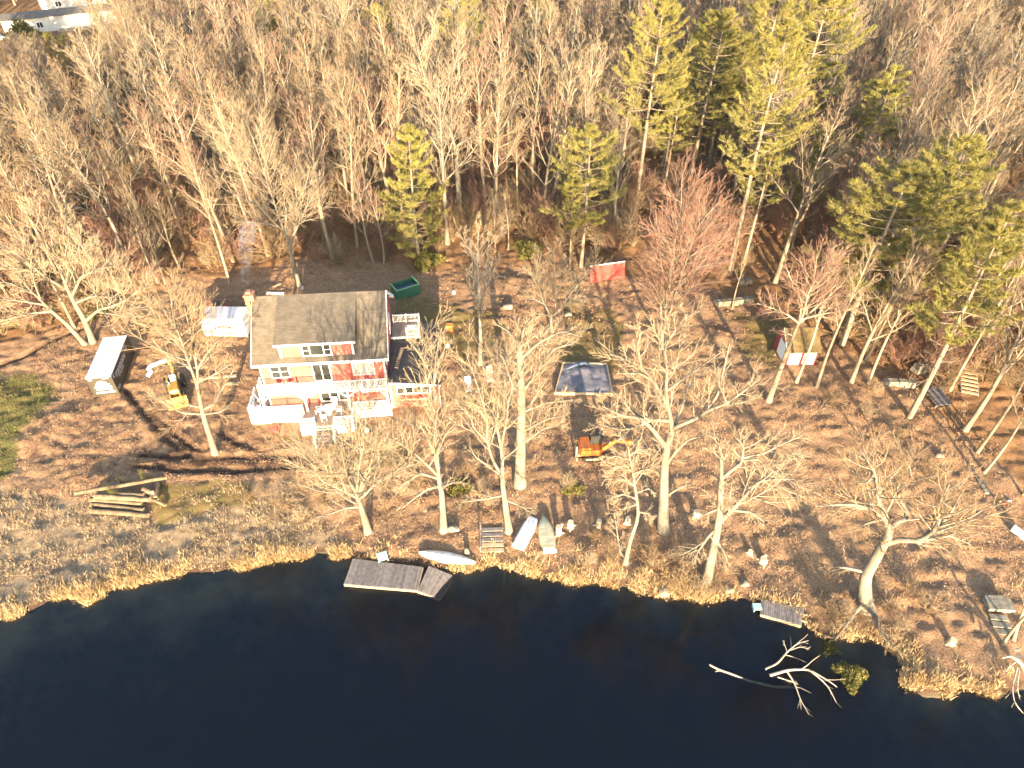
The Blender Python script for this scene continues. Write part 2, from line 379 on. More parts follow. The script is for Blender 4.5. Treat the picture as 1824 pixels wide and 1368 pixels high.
def ground_mat():
    m = bpy.data.materials.new('ground_cover'); m.use_nodes = True
    n = m.node_tree.nodes; l = m.node_tree.links; p = n['Principled BSDF']; p.inputs['Roughness'].default_value = .95; p.inputs['Specular IOR Level'].default_value = .15
    tc = n.new('ShaderNodeTexCoord'); co = tc.outputs['Object']
    def noise(sc, det=5, rough=.6):
        t = n.new('ShaderNodeTexNoise'); t.inputs['Scale'].default_value = sc; t.inputs['Detail'].default_value = det; t.inputs['Roughness'].default_value = rough
        l.new(co, t.inputs['Vector']); return t.outputs[0]
    def ramp(f, stops):
        r = n.new('ShaderNodeValToRGB'); e = r.color_ramp.elements
        while len(e) < len(stops): e.new(.5)
        for el, (q, c) in zip(e, stops): el.position = q; el.color = (*c, 1)
        l.new(f, r.inputs[0]); return r.outputs[0]
    def mix(f, a, b, blend='MIX'):
        x = n.new('ShaderNodeMix'); x.data_type = 'RGBA'; x.blend_type = blend
        if isinstance(f, float): x.inputs[0].default_value = f
        else: l.new(f, x.inputs[0])
        l.new(a, x.inputs[6]); l.new(b, x.inputs[7]); return x.outputs[2]
    def attr(nm):
        a = n.new('ShaderNodeAttribute'); a.attribute_name = nm; return a.outputs['Fac']
    nb, nm_, nf = noise(.22, 4), noise(1.4, 6, .7), noise(7, 4, .7)
    litter = ramp(nm_, [(.30,(0.155,0.090,0.051)), (.50,(0.310,0.183,0.102)), (.70,(0.436,0.284,0.171))])
    litter = mix(.55, litter, ramp(nf, [(.34,(0.068,0.038,0.023)), (.50,(0.290,0.173,0.097)), (.66,(0.504,0.346,0.214))]))
    forest = ramp(nm_, [(.3,(0.131,0.071,0.035)), (.52,(0.271,0.141,0.067)), (.72,(0.367,0.227,0.117))])
    forest = mix(.5, forest, ramp(nf, [(.32,(0.062,0.035,0.018)), (.52,(0.244,0.138,0.067)), (.7,(0.402,0.265,0.145))]))
    c = mix(attr('m_forest'), litter, forest)
    c = mix(attr('m_dry'), c, ramp(noise(2.2, 6, .7), [(.3,(.15,.105,.068)), (.5,(.26,.185,.115)), (.7,(.40,.30,.185))]))
    c = mix(attr('m_moss'), c, ramp(nm_, [(.32,(.22,.14,.07)), (.5,(.18,.13,.05)), (.68,(.14,.125,.04))]))
    c = mix(attr('m_mud'), c, ramp(nm_, [(.34,(.09,.052,.034)), (.50,(.25,.15,.085)), (.70,(.42,.27,.15))]))
    c = mix(attr('m_rut'), c, ramp(nm_, [(.3,(.045,.026,.018)), (.7,(.095,.055,.036))]))
    c = mix(attr('m_lawn'), c, ramp(noise(.9, 6, .7), [(.34,(.19,.135,.055)), (.50,(.125,.11,.038)), (.68,(.09,.095,.028))]))
    c = mix(attr('m_bed'), c, ramp(nb, [(.38,(.08,.072,.045)), (.6,(.30,.25,.15))]))
    l.new(c, p.inputs['Base Color'])
    h = n.new('ShaderNodeMath'); h.operation = 'ADD'
    l.new(nf, h.inputs[0]); l.new(noise(22, 3), h.inputs[1])
    b = n.new('ShaderNodeBump'); b.inputs['Strength'].default_value = .9; b.inputs['Distance'].default_value = .12
    l.new(h.outputs[0], b.inputs['Height']); l.new(b.outputs[0], p.inputs['Normal'])
    return m
M['ground'] = ground_mat()
gme.materials.append(M['ground'])
add('ground', gme, kind='structure', label='leaf strewn ground rising from the lake shore into the wood')

# lake: a closed body of water whose absorption hides the bed as it deepens
def water_mat():
    m = bpy.data.materials.new('lake_water'); m.use_nodes = True
    n = m.node_tree.nodes; l = m.node_tree.links; out = n['Material Output']; n.remove(n['Principled BSDF'])
    tr = n.new('ShaderNodeBsdfTransparent'); tr.inputs[0].default_value = (.78, .74, .62, 1)
    gl = n.new('ShaderNodeBsdfGlossy'); gl.inputs['Roughness'].default_value = .03
    fr = n.new('ShaderNodeFresnel'); fr.inputs['IOR'].default_value = 1.33
    mx = n.new('ShaderNodeMixShader')
    tc = n.new('ShaderNodeTexCoord'); mp = n.new('ShaderNodeMapping'); mp.inputs['Scale'].default_value = (1.0, 2.2, 1)
    l.new(tc.outputs['Object'], mp.inputs[0])
    t = n.new('ShaderNodeTexNoise'); t.inputs['Scale'].default_value = 2.6; t.inputs['Detail'].default_value = 3; l.new(mp.outputs[0], t.inputs['Vector'])
    b = n.new('ShaderNodeBump'); b.inputs['Strength'].default_value = .14; b.inputs['Distance'].default_value = .02
    l.new(t.outputs[0], b.inputs['Height'])
    l.new(b.outputs[0], gl.inputs['Normal']); l.new(b.outputs[0], fr.inputs['Normal'])
    l.new(fr.outputs[0], mx.inputs[0]); l.new(tr.outputs[0], mx.inputs[1]); l.new(gl.outputs[0], mx.inputs[2])
    df = n.new('ShaderNodeBsdfDiffuse'); df.inputs[0].default_value = (.0006, .0022, .0062, 1); ad_ = n.new('ShaderNodeAddShader')
    l.new(mx.outputs[0], ad_.inputs[0]); l.new(df.outputs[0], ad_.inputs[1]); l.new(ad_.outputs[0], out.inputs['Surface'])
    va = n.new('ShaderNodeVolumeAbsorption'); va.inputs['Color'].default_value = (.30, .36, .40, 1); va.inputs['Density'].default_value = 2.2
    l.new(va.outputs[0], out.inputs['Volume'])
    return m
lk = MB()
lk.box(-400, -120, -6, 400, 60, 0.0)
lake = lk.build('lake_water', water_mat(), kind='structure', label='dark still lake water')

# ------------------------------------------------------------------ tree engine
def nrm(a): return a/np.maximum(np.linalg.norm(a, axis=-1, keepdims=True), 1e-9)
def resample(P, R, n, sm=.25):
    P = np.asarray(P, float); R = np.asarray(R, float)
    s = np.concatenate([[0], np.cumsum(np.linalg.norm(np.diff(P, axis=0), axis=1))]); t = np.linspace(0, s[-1], n)
    # catmull-rom like smoothing through dense linear + moving average
    q = np.stack([np.interp(t, s, P[:, k]) for k in range(3)], 1)
    q[1:-1] = sm*q[:-2] + (1-2*sm)*q[1:-1] + sm*q[2:]
    return q, np.interp(t, s, R)
class Geo:
    def __init__(s): s.V = []; s.Q = []; s.T = []; s.n = 0
    def tubes(s, P, R, S):
        B, n, _ = P.shape
        Tn = nrm(np.gradient(P, axis=1)) if n > 2 else nrm(np.repeat(P[:, 1:]-P[:, :1], n, 1))
        d = nrm(P[:, -1]-P[:, 0]); ref = np.where((np.abs(d[:, 2]) > .75)[:, None], np.array((1., .13, 0)), np.array((0., 0, 1)))
        U = nrm(np.cross(Tn, ref[:, None, :])); W = np.cross(Tn, U)
        a = 2*np.pi*np.arange(S)/S
        ring = P[:, :, None, :] + R[:, :, None, None]*(np.cos(a)[None, None, :, None]*U[:, :, None, :] + np.sin(a)[None, None, :, None]*W[:, :, None, :])
        b = (np.arange(B)*n*S)[:, None, None]; i = (np.arange(n-1)*S)[None, :, None]; j = np.arange(S)[None, None, :]; jn = (j+1) % S
        q = np.stack([b+i+j, b+i+jn, b+i+S+jn, b+i+S+j], -1).reshape(-1, 4) + s.n
        s.V.append(ring.reshape(-1, 3)); s.Q.append(q); s.n += B*n*S
    def cones(s, A, E, r):
        """twigs: 3-sided cones from A to E"""
        B = len(A); d = nrm(E-A); ref = np.where((np.abs(d[:, 2]) > .75)[:, None], np.array((1., .13, 0)), np.array((0., 0, 1)))
        U = nrm(np.cross(d, ref)); W = np.cross(d, U); a = 2*np.pi*np.arange(3)/3
        ring = A[:, None] + r[:, None, None]*(np.cos(a)[None, :, None]*U[:, None] + np.sin(a)[None, :, None]*W[:, None])
        v = np.concatenate([ring, E[:, None]], 1).reshape(-1, 3); k = np.arange(B)[:, None]*4 + s.n
        t = np.concatenate([np.concatenate([k+i, k+(i+1) % 3, k+3], 1) for i in range(3)], 0)
        s.V.append(v); s.T.append(t); s.n += B*4
    def tris(s, V3):
        B = len(V3); s.V.append(V3.reshape(-1, 3)); s.T.append(np.arange(B*3).reshape(-1, 3)+s.n); s.n += B*3
    def mesh(s, name, m, smooth=True):
        V = np.concatenate(s.V) if s.V else np.zeros((0, 3))
        return mk(name, V, np.concatenate(s.Q) if s.Q else None, np.concatenate(s.T) if s.T else None, [m], smooth)
def kids(rng, P, R, k, t0, t1, lenf, ang, n, up, wob, rs, tip=.35, droop=0.0, flat=0.0, labs=None):
    """k child branches on each parent; returns P (B*k,n,3), R (B*k,n)"""
    B, m, _ = P.shape
    L = np.linalg.norm(np.diff(P, axis=1), axis=2).sum(1)
    t = t0 + (t1-t0)*((np.arange(k)[None] + rng.random((B, k)))/k)
    x = t*(m-1); i = np.minimum(x.astype(int), m-2); f = (x-i)[..., None]; bi = np.arange(B)[:, None]
    pos = P[bi, i]*(1-f) + P[bi, i+1]*f; tan = nrm(P[bi, i+1]-P[bi, i])
    rad = R[bi, i]*(1-f[..., 0]) + R[bi, i+1]*f[..., 0]
    ref = np.where((np.abs(tan[..., 2:]) > .8), np.array((1., .1, 0)), np.array((0., 0, 1)))
    u = nrm(np.cross(tan, ref)); v = np.cross(tan, u)
    az = 2.4*np.arange(k)[None] + rng.random((B, 1))*6.28 + rng.normal(0, .5, (B, k))
    if flat:
        az = np.where(rng.random((B, k)) < .5, 0, np.pi) + rng.normal(0, flat, (B, k))
    an = ang*(1+rng.normal(0, .22, (B, k)))
    d = np.cos(an)[..., None]*tan + np.sin(an)[..., None]*(np.cos(az)[..., None]*u + np.sin(az)[..., None]*v)
    ln = (L[:, None] if labs is None else labs)*lenf*(1-.62*t)*(.65+.7*rng.random((B, k)))
    d = d.reshape(-1, 3); pos = pos.reshape(-1, 3); ln = ln.ravel(); rad = rad.ravel()
    pts = [pos]; st = (ln/(n-1))[:, None]
    for q in range(n-1):
        d = nrm(d + wob*rng.normal(0, 1, d.shape) + np.array((0, 0, up - droop*q/(n-1))))
        pos = pos + d*st; pts.append(pos)
    PP = np.stack(pts, 1); rb = np.minimum(rad*rs, .016+ln*.015)
    RR = rb[:, None]*np.linspace(1, tip, n)[None]
    return PP, np.maximum(RR, .008)
def crown(rng, limbs, g, gb, dens=1.0, twig=.013, up=.10, ang=.75, lenf=.42, k3=6, k4=7, t0=.18):
    """fills g with branches and twigs growing from the limbs (list of (P,R))"""
    A = []; Br = []
    for P, R in limbs:
        L = np.linalg.norm(np.diff(P, axis=0), axis=1).sum()
        k = max(5, int(L*1.6*dens)+2)
        a, b = kids(rng, P[None], R[None], k, t0, .98, lenf, ang, 6, up, .085, .62)
        A.append(a); Br.append(b)
    P2 = np.concatenate(A); R2 = np.concatenate(Br)
    gb.tubes(P2, R2, 4)
    P3, R3 = kids(rng, P2, R2, k3, .2, 1.0, .60, .62, 4, up, .075, .62, tip=.4)
    R3 = np.maximum(R3, twig*1.05); g.tubes(P3, R3, 3)
    P4, R4 = kids(rng, P3, R3, k4, .15, 1.0, .78, .50, 3, up, .06, .6)
    g.cones(P4[:, 0], P4[:, 1]*.3 + P4[:, 2]*.7, np.full(len(P4), twig))
    return P2, P3

# ------------------------------------------------------------------ prototypes of the wood's trees
def bare_proto(seed, H, kind):
    rng = np.random.default_rng(seed)
    n = 14; tt = np.linspace(0, 1, n)
    lean = rng.normal(0, .025, 2)*H
    w1 = rng.normal(0, .012*H, 2)
    P = np.stack([lean[0]*tt**1.6 + w1[0]*np.sin(tt*5), lean[1]*tt**1.6 + w1[1]*np.sin(tt*4.2), H*tt*.97], 1)
    r0 = .0115*H + .03 if kind != 'slim' else .0078*H + .02
    R = r0*(1-tt)**.8*.95 + .03; R[0] *= 1.35
    tr = Geo(); cr = Geo()
    tr.tubes(P[None], R[None], 8)
    if kind == 'broad':
        a, b = kids(rng, P[None], R[None], 13, .36, .92, .50, .85, 10, .05, .17, .66, tip=.25)
    elif kind == 'slim':
        a, b = kids(rng, P[None], R[None], 16, .45, .97, .30, .60, 8, .10, .10, .55, tip=.25)
    else:
        a, b = kids(rng, P[None], R[None], 15, .34, .95, .42, .66, 9, .10, .11, .62, tip=.25)
    tr.tubes(a, b, 5)
    crown(rng, [(a[i], b[i]) for i in range(len(a))] + [(P[9:], R[9:])], cr, tr, dens={'broad': .9, 'slim': .75}.get(kind, .72), twig=.0095,
          k3=6, k4=6, up=.12 if kind != 'broad' else .05)
    return tr, cr
KIND = {'upright': ('bark', 'twig'), 'grey': ('pale_bark', 'grey_twig'), 'broad': ('pale_bark', 'twig'), 'red': ('bark', 'red_twig'), 'slim': ('bark', 'twig')}
PROTO = []
for sd, Hh, kd in ((1,18,'upright'),(2,20,'upright'),(3,17,'grey'),(4,19,'grey'),(5,19,'broad'),(6,18,'broad'),(7,16,'red'),(8,18,'red'),(9,17,'slim'),(10,19,'slim'),(11,14,'red')):
    tr, cr = bare_proto(100+sd, Hh, 'upright' if kd in ('grey', 'red') else kd)
    b, t = KIND[kd]
    PROTO.append((kd, Hh, tr.mesh('trunk', M[b]), cr.mesh('crown', M[t])))

def pine_proto(seed, H, start, wmax, nb, dead=True):
    rng = np.random.default_rng(seed)
    n = 14; tt = np.linspace(0, 1, n)
    P = np.stack([.012*H*np.sin(tt*3+seed), .010*H*np.sin(tt*2.3+seed*2), H*tt], 1); R = (.0105*H+.02)*(1-tt)**.85 + .02
    tr = Geo(); tr.tubes(P[None], R[None], 8)
    cr = Geo(); br = Geo()
    nw = int(H*(1-start)/.98); wh = start + (1-start)*np.linspace(0, .985, nw)**.93
    per = rng.integers(4, 6, nw); wi = np.repeat(np.arange(nw), per); nb = len(wi)
    hs = wh[wi] + rng.normal(0, .004, nb)
    az = np.concatenate([np.arange(p)*2*np.pi/p + rng.random()*6.28 for p in per]) + rng.normal(0, .28, nb)
    q = (hs-start)/(1-start)
    wv = (.62+.75*rng.random(nw))[wi]
    prof = wmax*(np.minimum(1, .62+q*1.6))*(1-q**1.7)**.8*wv*(.75+.5*rng.random(nb)) + .25
    m = 7; s = np.linspace(0, 1, m)
    base = np.stack([np.interp(hs, tt, P[:, k]) for k in range(3)], 1)
    rise = .02 + .55*q**1.3 + rng.normal(0, .08, nb)
    d = np.stack([np.cos(az), np.sin(az)], 1)
    BP = np.zeros((nb, m, 3))
    for k in range(m):
        BP[:, k, :2] = base[:, :2] + d*(prof*s[k])[:, None]
        BP[:, k, 2] = base[:, 2] + prof*(rise*s[k] + .22*s[k]**2.2 - .06*np.sin(s[k]*3.1))
    BR = (.012*prof+.012)[:, None]*np.linspace(1, .3, m)[None]
    br.tubes(BP, BR, 4)
    S2, SR = kids(rng, BP, BR, 12, .34, 1.0, .34, .75, 4, .10, .08, .6, flat=.3)
    br.tubes(S2, SR, 3)
    # needle plumes: on branch tips and along the sprays
    C = np.concatenate([S2[:, 1:].reshape(-1, 3), BP[:, 3:].reshape(-1, 3)])
    D = np.concatenate([np.repeat(nrm(S2[:, -1]-S2[:, 0])[:, None], 3, 1).reshape(-1, 3), np.repeat(nrm(BP[:, -1]-BP[:, 0])[:, None], m-3, 1).reshape(-1, 3)])
    nb_ = 18
    c = np.repeat(C, nb_, 0); dd = np.repeat(D, nb_, 0)
    dirn = nrm(dd*.75 + rng.normal(0, .5, dd.shape) + np.array((0, 0, .40)))
    c = c + rng.normal(0, .07, c.shape)*np.array((1, 1, .6))
    ln = (.24+.22*rng.random(len(c)))[:, None]
    side = nrm(np.cross(dirn, rng.normal(0, 1, dirn.shape)))*(.012+.013*rng.random(len(c)))[:, None]
    cr.tris(np.stack([c-side, c+side, c+dirn*ln], 1))
    if dead:
        nd = 16; hd = np.linspace(.22, start+.05, nd); bd = np.stack([np.interp(hd, tt, P[:, k]) for k in range(3)], 1); a2 = np.arange(nd)*2.2
        L = wmax*.55*(.4+.8*rng.random(nd))
        e = np.stack([np.cos(a2), np.sin(a2), .05+.25*rng.random(nd)], 1)
        pd = np.stack([bd + e*(L*k/4)[:, None] + np.array((0, 0, -.03*k)) for k in range(5)], 1)
        rd = .05*np.linspace(1, .3, 5)[None].repeat(nd, 0); br.tubes(pd, rd, 3)
        x, y = kids(rng, pd, rd, 5, .3, 1, .4, .7, 3, 0, .1, .6); br.tubes(x, np.maximum(y, .012), 3)
    return tr, br, cr
PINE = []
for sd, Hh, st, wm, nb in ((1,25,.40,4.7,120),(2,20,.36,4.1,100),(3,28,.42,4.8,120),(4,16,.12,3.3,105),(5,22,.46,3.7,80)):
    tr, br, cr = pine_proto(sd, Hh, st, wm, nb)
    PINE.append((Hh, tr.mesh('trunk', M['pine_bark']), br.mesh('branches', M['pine_bark']), cr.mesh('crown', M['needles'], False)))

TREES = []                                      # (x, y) of every placed tree
def place_bare(k, x, y, H, label, group=None, rz=None, rng=random, tilt=(0, 0), zoff=-.12):
    kd, Hh, mt, mc = PROTO[k]
    s = H/Hh
    t = thing('bare_tree', label, 'tree', (x, y, gh(x, y)+zoff), rng.random()*6.28 if rz is None else rz, group)
    t.scale = (s, s, s); t.rotation_euler = (tilt[0], tilt[1], t.rotation_euler[2])
    add('trunk', mt, t); add('crown', mc, t); TREES.append((x, y)); return t
def place_pine(k, x, y, H, label, group=None, rz=0.0, wide=1.0):
    Hh, mt, mb, mc = PINE[k]; s = H/Hh
    t = thing('pine_tree', label, 'tree', (x, y, gh(x, y)-.15), rz, group); t.scale = (s*wide, s*wide, s)
    add('trunk', mt, t); add('branches', mb, t, kind='stuff'); add('crown', mc, t, kind='stuff'); TREES.append((x, y)); return t
def top_base(top, basey):
    """tree whose base stands at photo row basey and whose top shows at top"""
    Y = ground(top[0], basey)[1]
    p = at_Y(top[0], top[1], Y); return p[0], Y, p[2]-gh(p[0], Y)

# ------------------------------------------------------------------ hero trees, limb by limb
def hero(name, label, base, r0, trunk, limbs, seed, barkm='pale_bark', twigm='grey_twig', dens=1.0, lean=0.0, depth=.45, twig=.0092, up=.10, lenf=.47, fwd=None, trunk_t=.55, lr=1.0):
    rng = np.random.default_rng(seed)
    g0 = ground(*base); Y0 = g0[1]
    root = thing(name, label, 'tree', (g0[0], g0[1], g0[2]-.1))
    org = np.array((g0[0], g0[1], g0[2]-.1))
    known_px = []; known_dy = []; known_r = []
    def world_pts(px, dy): return np.array([at_Y(a, b, Y0+e) for (a, b), e in zip(px, dy)]) - org
    px = [base]+list(trunk)
    dy = np.linspace(0, lean, len(px))
    P = world_pts(px, dy); P[0] = (0, 0, 0)
    s = np.concatenate([[0], np.cumsum(np.linalg.norm(np.diff(P, axis=0), axis=1))]); s /= s[-1]
    R = r0*(1-trunk_t*s)
    Pt, Rt = resample(P, R, 14); Rt[0] *= 1.30; Rt[1] *= 1.06
    tg = Geo(); tg.tubes(Pt[None], Rt[None], 10); add('trunk', tg.mesh('trunk', M[barkm]), root)
    dens_px = lambda pts, vals: (np.concatenate([np.linspace(pts[i], pts[i+1], 8) for i in range(len(pts)-1)]), np.concatenate([np.linspace(vals[i], vals[i+1], 8) for i in range(len(pts)-1)]))
    a, b = dens_px(np.array(px, float), dy); known_px.append(a); known_dy.append(b); known_r.append(np.interp(np.linspace(0, 1, len(a)), np.linspace(0, 1, len(R)), R))
    branches = []
    for q, lm in enumerate(limbs):
        KP = np.concatenate(known_px); KD = np.concatenate(known_dy); KR = np.concatenate(known_r)
        j = np.argmin(((KP-np.array(lm[0]))**2).sum(1)); d0 = KD[j]; rp = KR[j]
        W0 = world_pts(lm, np.full(len(lm), d0)); L = np.linalg.norm(np.diff(W0, axis=0), axis=1).sum()
        e = rng.uniform(-1, 1)*depth*L if fwd is None or q not in fwd else fwd[q]*L
        s = np.linspace(0, 1, len(lm)); dd = d0 + e*s**1.25
        W = world_pts(lm, dd); W[0] = world_pts([tuple(KP[j])], [d0])[0]
        rb = min(rp*.78, (.03+L*.017)*lr); R = np.maximum(rb*(1-s)**.75*.9 + .028, .028)
        Pl, Rl = resample(W, R, 18, .16)
        lg = Geo(); lg.tubes(Pl[None], Rl[None], 7); add('limb', lg.mesh('limb', M[barkm]), root)
        branches.append((Pl, Rl))
        a, b = dens_px(np.array(lm, float), dd); known_px.append(a); known_dy.append(b); known_r.append(np.interp(np.linspace(0, 1, len(a)), s, R))
    cg = Geo()
    bg_ = Geo()
    crown(rng, branches+[(Pt[8:], Rt[8:])], cg, bg_, dens=dens, twig=twig, up=up, lenf=lenf, k3=9, k4=8)
    add('branches', bg_.mesh('branches', M[barkm]), root, kind='stuff'); add('crown', cg.mesh('crown', M[twigm]), root, kind='stuff')
    TREES.append((g0[0], g0[1])); return root

hero('bare_tree', 'tall narrow bare tree with a clean pale trunk beside the muddy ruts', (383,806), .30,
     [(365,751),(358,722),(353,697),(351,685)],
     [[(351,685),(343,664),(331,632),(322,603),(312,579),(306,548),(304,515)], [(353,690),(352,659),(346,632),(341,596),(334,570),(324,530)], [(350,640),(353,596),(357,550),(360,522)],
      [(351,659),(365,635),(384,611),(401,600)], [(356,680),(380,668),(412,648)], [(359,731),(382,719),(396,693),(420,652)], [(361,738),(392,734),(408,722)], [(358,740),(326,736),(300,722),(262,700)],
      [(356,728),(326,719),(286,708)], [(341,659),(322,644),(298,632),(270,604)], [(328,627),(310,606),(288,586),(268,545)], [(314,585),(296,560),(282,530)]], 11, twigm='twig', dens=1.0, up=.08)
hero('bare_tree', 'shore tree fanning into many stems above a short trunk, below the porch steps', (656,947), .36,
     [(645,909),(637,886)],
     [[(637,886),(633,876),(623,858),(619,831),(613,803),(607,775)], [(637,888),(630,850),(627,823),(623,803),(625,778),(622,745)], [(637,889),(617,876),(596,868),(592,850),(580,833),(566,809),(556,786)],
      [(598,869),(572,856),(564,838),(553,823),(535,807),(500,780)], [(639,900),(625,893),(605,880),(590,866)], [(619,876),(607,850),(594,833),(584,803)],
      [(639,885),(641,872),(652,840),(664,819),(678,788),(706,764)], [(641,890),(648,883),(664,866),(684,848),(705,838),(738,826)], [(640,884),(654,854),(666,838),(676,818)],
      [(640,880),(643,860),(650,838),(662,811),(670,780),(684,758)], [(600,880),(572,876),(531,862),(496,856)], [(640,905),(615,905),(590,915),(560,922)], [(637,880),(640,830),(648,790),(652,735)]], 12)
hero('bare_tree', 'pale forked shore tree by a boulder, below the right end of the house', (790,944), .34,
     [(787,879),(782,855),(781,840)],
     [[(781,840),(771,803),(759,776),(747,753),(728,722)], [(781,842),(778,800),(774,765),(768,724),(759,677),(755,639),(759,588)], [(768,724),(771,700),(776,671),(781,642),(799,608)],
      [(780,800),(782,791),(797,770),(813,752)], [(781,848),(756,823),(733,803),(706,785),(678,775)], [(747,765),(724,753),(697,744),(676,737)], [(781,852),(750,843),(724,858),(710,872)],
      [(755,645),(738,618),(722,600)], [(770,690),(776,598+40),(787,584)], [(785,870),(810,858),(836,862)], [(784,866),(760,872),(735,890),(716,905)]], 13)
hero('bare_tree', 'shore tree with crooked pale stems beside the upturned white boat', (907,947), .33,
     [(899,890),(895,861),(895,830)],
     [[(895,840),(895,823),(892,794),(885,759),(886,724),(895,697),(880,665)], [(893,800),(898,770),(904,744),(904,721),(914,689),(895,635)], [(895,845),(889,841),(876,817),(867,782),(869,747),(855,700),(844,668),(830,628)],
      [(890,848),(885,841),(847,814),(836,793)], [(867,785),(844,762),(838,741),(820,724),(793,696)], [(869,750),(844,712),(806,680)], [(896,830),(896,817),(914,805),(940,780)], [(896,880),(861,890),(822,894)],
      [(855,700),(835,690),(818,672)], [(898,892),(925,900),(950,915)]], 14)
hero('bare_tree', 'thick straight trunked tree with a wide flat crown, set back from the shore', (926,864), .52,
     [(927,817),(929,735),(928,677),(927,640),(922,606)],
     [[(929,700),(953,665),(986,621),(1022,612)], [(927,665),(899,626),(866,600)], [(926,630),(932,588),(951,566)], [(930,772),(975,746),(1008,740)], [(929,790),(964,766),(1000,753)], [(929,735),(971,718),(1022,712)],
      [(925,650),(888,632),(850,632)], [(924,615),(905,590),(880,575)], [(927,640),(960,610),(1000,590),(1038,600)], [(926,620),(950,600),(985,580)], [(928,700),(900,680),(872,672)]], 15, barkm='pale_bark', trunk_t=.6, dens=1.2)
hero('bare_oak', 'big spreading oak with flared pale trunk right of the orange excavator', (1181,944), .50,
     [(1183,844),(1187,797),(1195,775),(1199,764)],
     [[(1197,768),(1195,747),(1189,719),(1176,700),(1164,678),(1142,653),(1107,637),(1086,630)], [(1142,653),(1135,615),(1142,593),(1134,570)], [(1164,678),(1139,665),(1098,665)], [(1189,719),(1186,693),(1189,656),(1183,624),(1195,599),(1225,558)],
      [(1186,695),(1205,684),(1227,668),(1249,653),(1284,628)], [(1199,764),(1206,759),(1236,747),(1261,731),(1293,719),(1321,700),(1356,672)], [(1261,731),(1280,700),(1290,656),(1300,612)], [(1293,719),(1320,718),(1352,705)],
      [(1196,750),(1161,747),(1129,763),(1104,766),(1066,755)], [(1154,750),(1132,734),(1117,716),(1088,698)], [(1187,797),(1161,763),(1139,744),(1107,741),(1072,723)], [(1187,797),(1151,774)],
      [(1186,830),(1205,803),(1227,782),(1258,777)], [(1184,890),(1208,870),(1236,858)], [(1200,764),(1212,735),(1222,700),(1235,665)]], 16, lr=1.25, dens=1.1, lenf=.40)
hero('bare_tree', 'scraggly leaning two stemmed tree on the shore left of the big spreading oak', (1114,1002), .20,
     [(1124,955),(1139,921),(1134,889),(1129,850),(1121,814),(1119,795)],
     [[(1114,998),(1105,985),(1101,960),(1096,926)], [(1134,889),(1110,880),(1085,888)], [(1131,865),(1105,850),(1075,855)], [(1129,845),(1150,835),(1165,838)], [(1132,880),(1155,870),(1168,880)], [(1122,820),(1095,812),(1072,822)],
      [(1121,812),(1140,800),(1160,800)], [(1135,900),(1112,905),(1090,915)], [(1137,910),(1155,915),(1165,925)], [(1128,840),(1100,830),(1078,838)]], 17, dens=1.7, lenf=.55, trunk_t=.75, up=-.02)
hero('bare_oak', 'leaning shore oak with a zigzag limb and drooping twigs at the water edge', (1259,1035), .40,
     [(1270,981),(1280,932),(1283,894),(1285,853)],
     [[(1285,853),(1285,820),(1283,799),(1271,778)], [(1286,855),(1306,835),(1321,825),(1325,794),(1309,778)], [(1322,818),(1362,807),(1393,791),(1438,772)], [(1324,822),(1350,818),(1385,845)], [(1281,930),(1303,909),(1326,884),(1349,858),(1390,852),(1430,856)],
      [(1297,912),(1298,905),(1304,860)], [(1303,909),(1336,912),(1361,930)], [(1278,940),(1262,955),(1245,980),(1233,1000)], [(1282,905),(1258,915),(1235,930)], [(1276,960),(1290,985),(1300,1010)], [(1325,800),(1345,790),(1375,770)]], 18, lr=1.25, dens=1.35, lenf=.5, up=.02)
hero('bare_oak', 'contorted pale oak with a split hollow trunk leaning over the water beside the small dock', (1543,1082), .55,
     [(1540,1041),(1543,1019),(1557,1000),(1569,976),(1584,954),(1585,939)],
     [[(1584,945),(1575,914),(1564,892),(1559,842),(1536,806)], [(1585,939),(1599,929),(1616,924),(1614,907),(1599,884),(1592,860),(1559,842)], [(1599,884),(1609,869),(1624,855),(1621,835),(1603,800)], [(1624,857),(1654,850),(1692,839)],
      [(1575,970),(1587,965),(1611,959),(1631,966),(1659,951),(1674,927),(1671,899),(1692,862)], [(1674,922),(1693,917),(1713,904),(1738,897)], [(1659,951),(1693,944),(1720,926)], [(1631,966),(1664,959),(1691,954),(1730,970)],
      [(1580,925),(1552,907),(1524,899),(1490,899),(1452,902)], [(1572,925),(1544,932),(1515,948)], [(1540,1018),(1505,1011),(1468,1008)], [(1541,1070),(1522,1091),(1507,1113),(1487,1140)], [(1545,1070),(1559,1098),(1564,1118),(1592,1152)],
      [(1660,950),(1690,920),(1712,880)], [(1560,842),(1545,860),(1520,862)]], 19, lr=1.7, dens=1.15, fwd={11: -.5, 12: -.5}, trunk_t=.5, twigm='twig', up=.05)
hero('bare_tree', 'leaning maple with reddish twigs whose trunk crosses before the shed', (1369,713), .30,
     [(1388,664),(1401,628),(1412,602),(1420,580)],
     [[(1420,584),(1432,558),(1438,528),(1450,500),(1455,455)], [(1421,582),(1431,536),(1438,500),(1432,460)], [(1420,575),(1404,561),(1379,550),(1348,540)], [(1424,582),(1448,552),(1475,530),(1505,500)], [(1437,530),(1410,500),(1398,470)],
      [(1440,520),(1470,490),(1495,455)], [(1426,570),(1460,560),(1520,550)], [(1445,505),(1475,460),(1490,435)], [(1415,600),(1395,590),(1370,588)]], 20, barkm='bark', twigm='red_twig', dens=1.25)
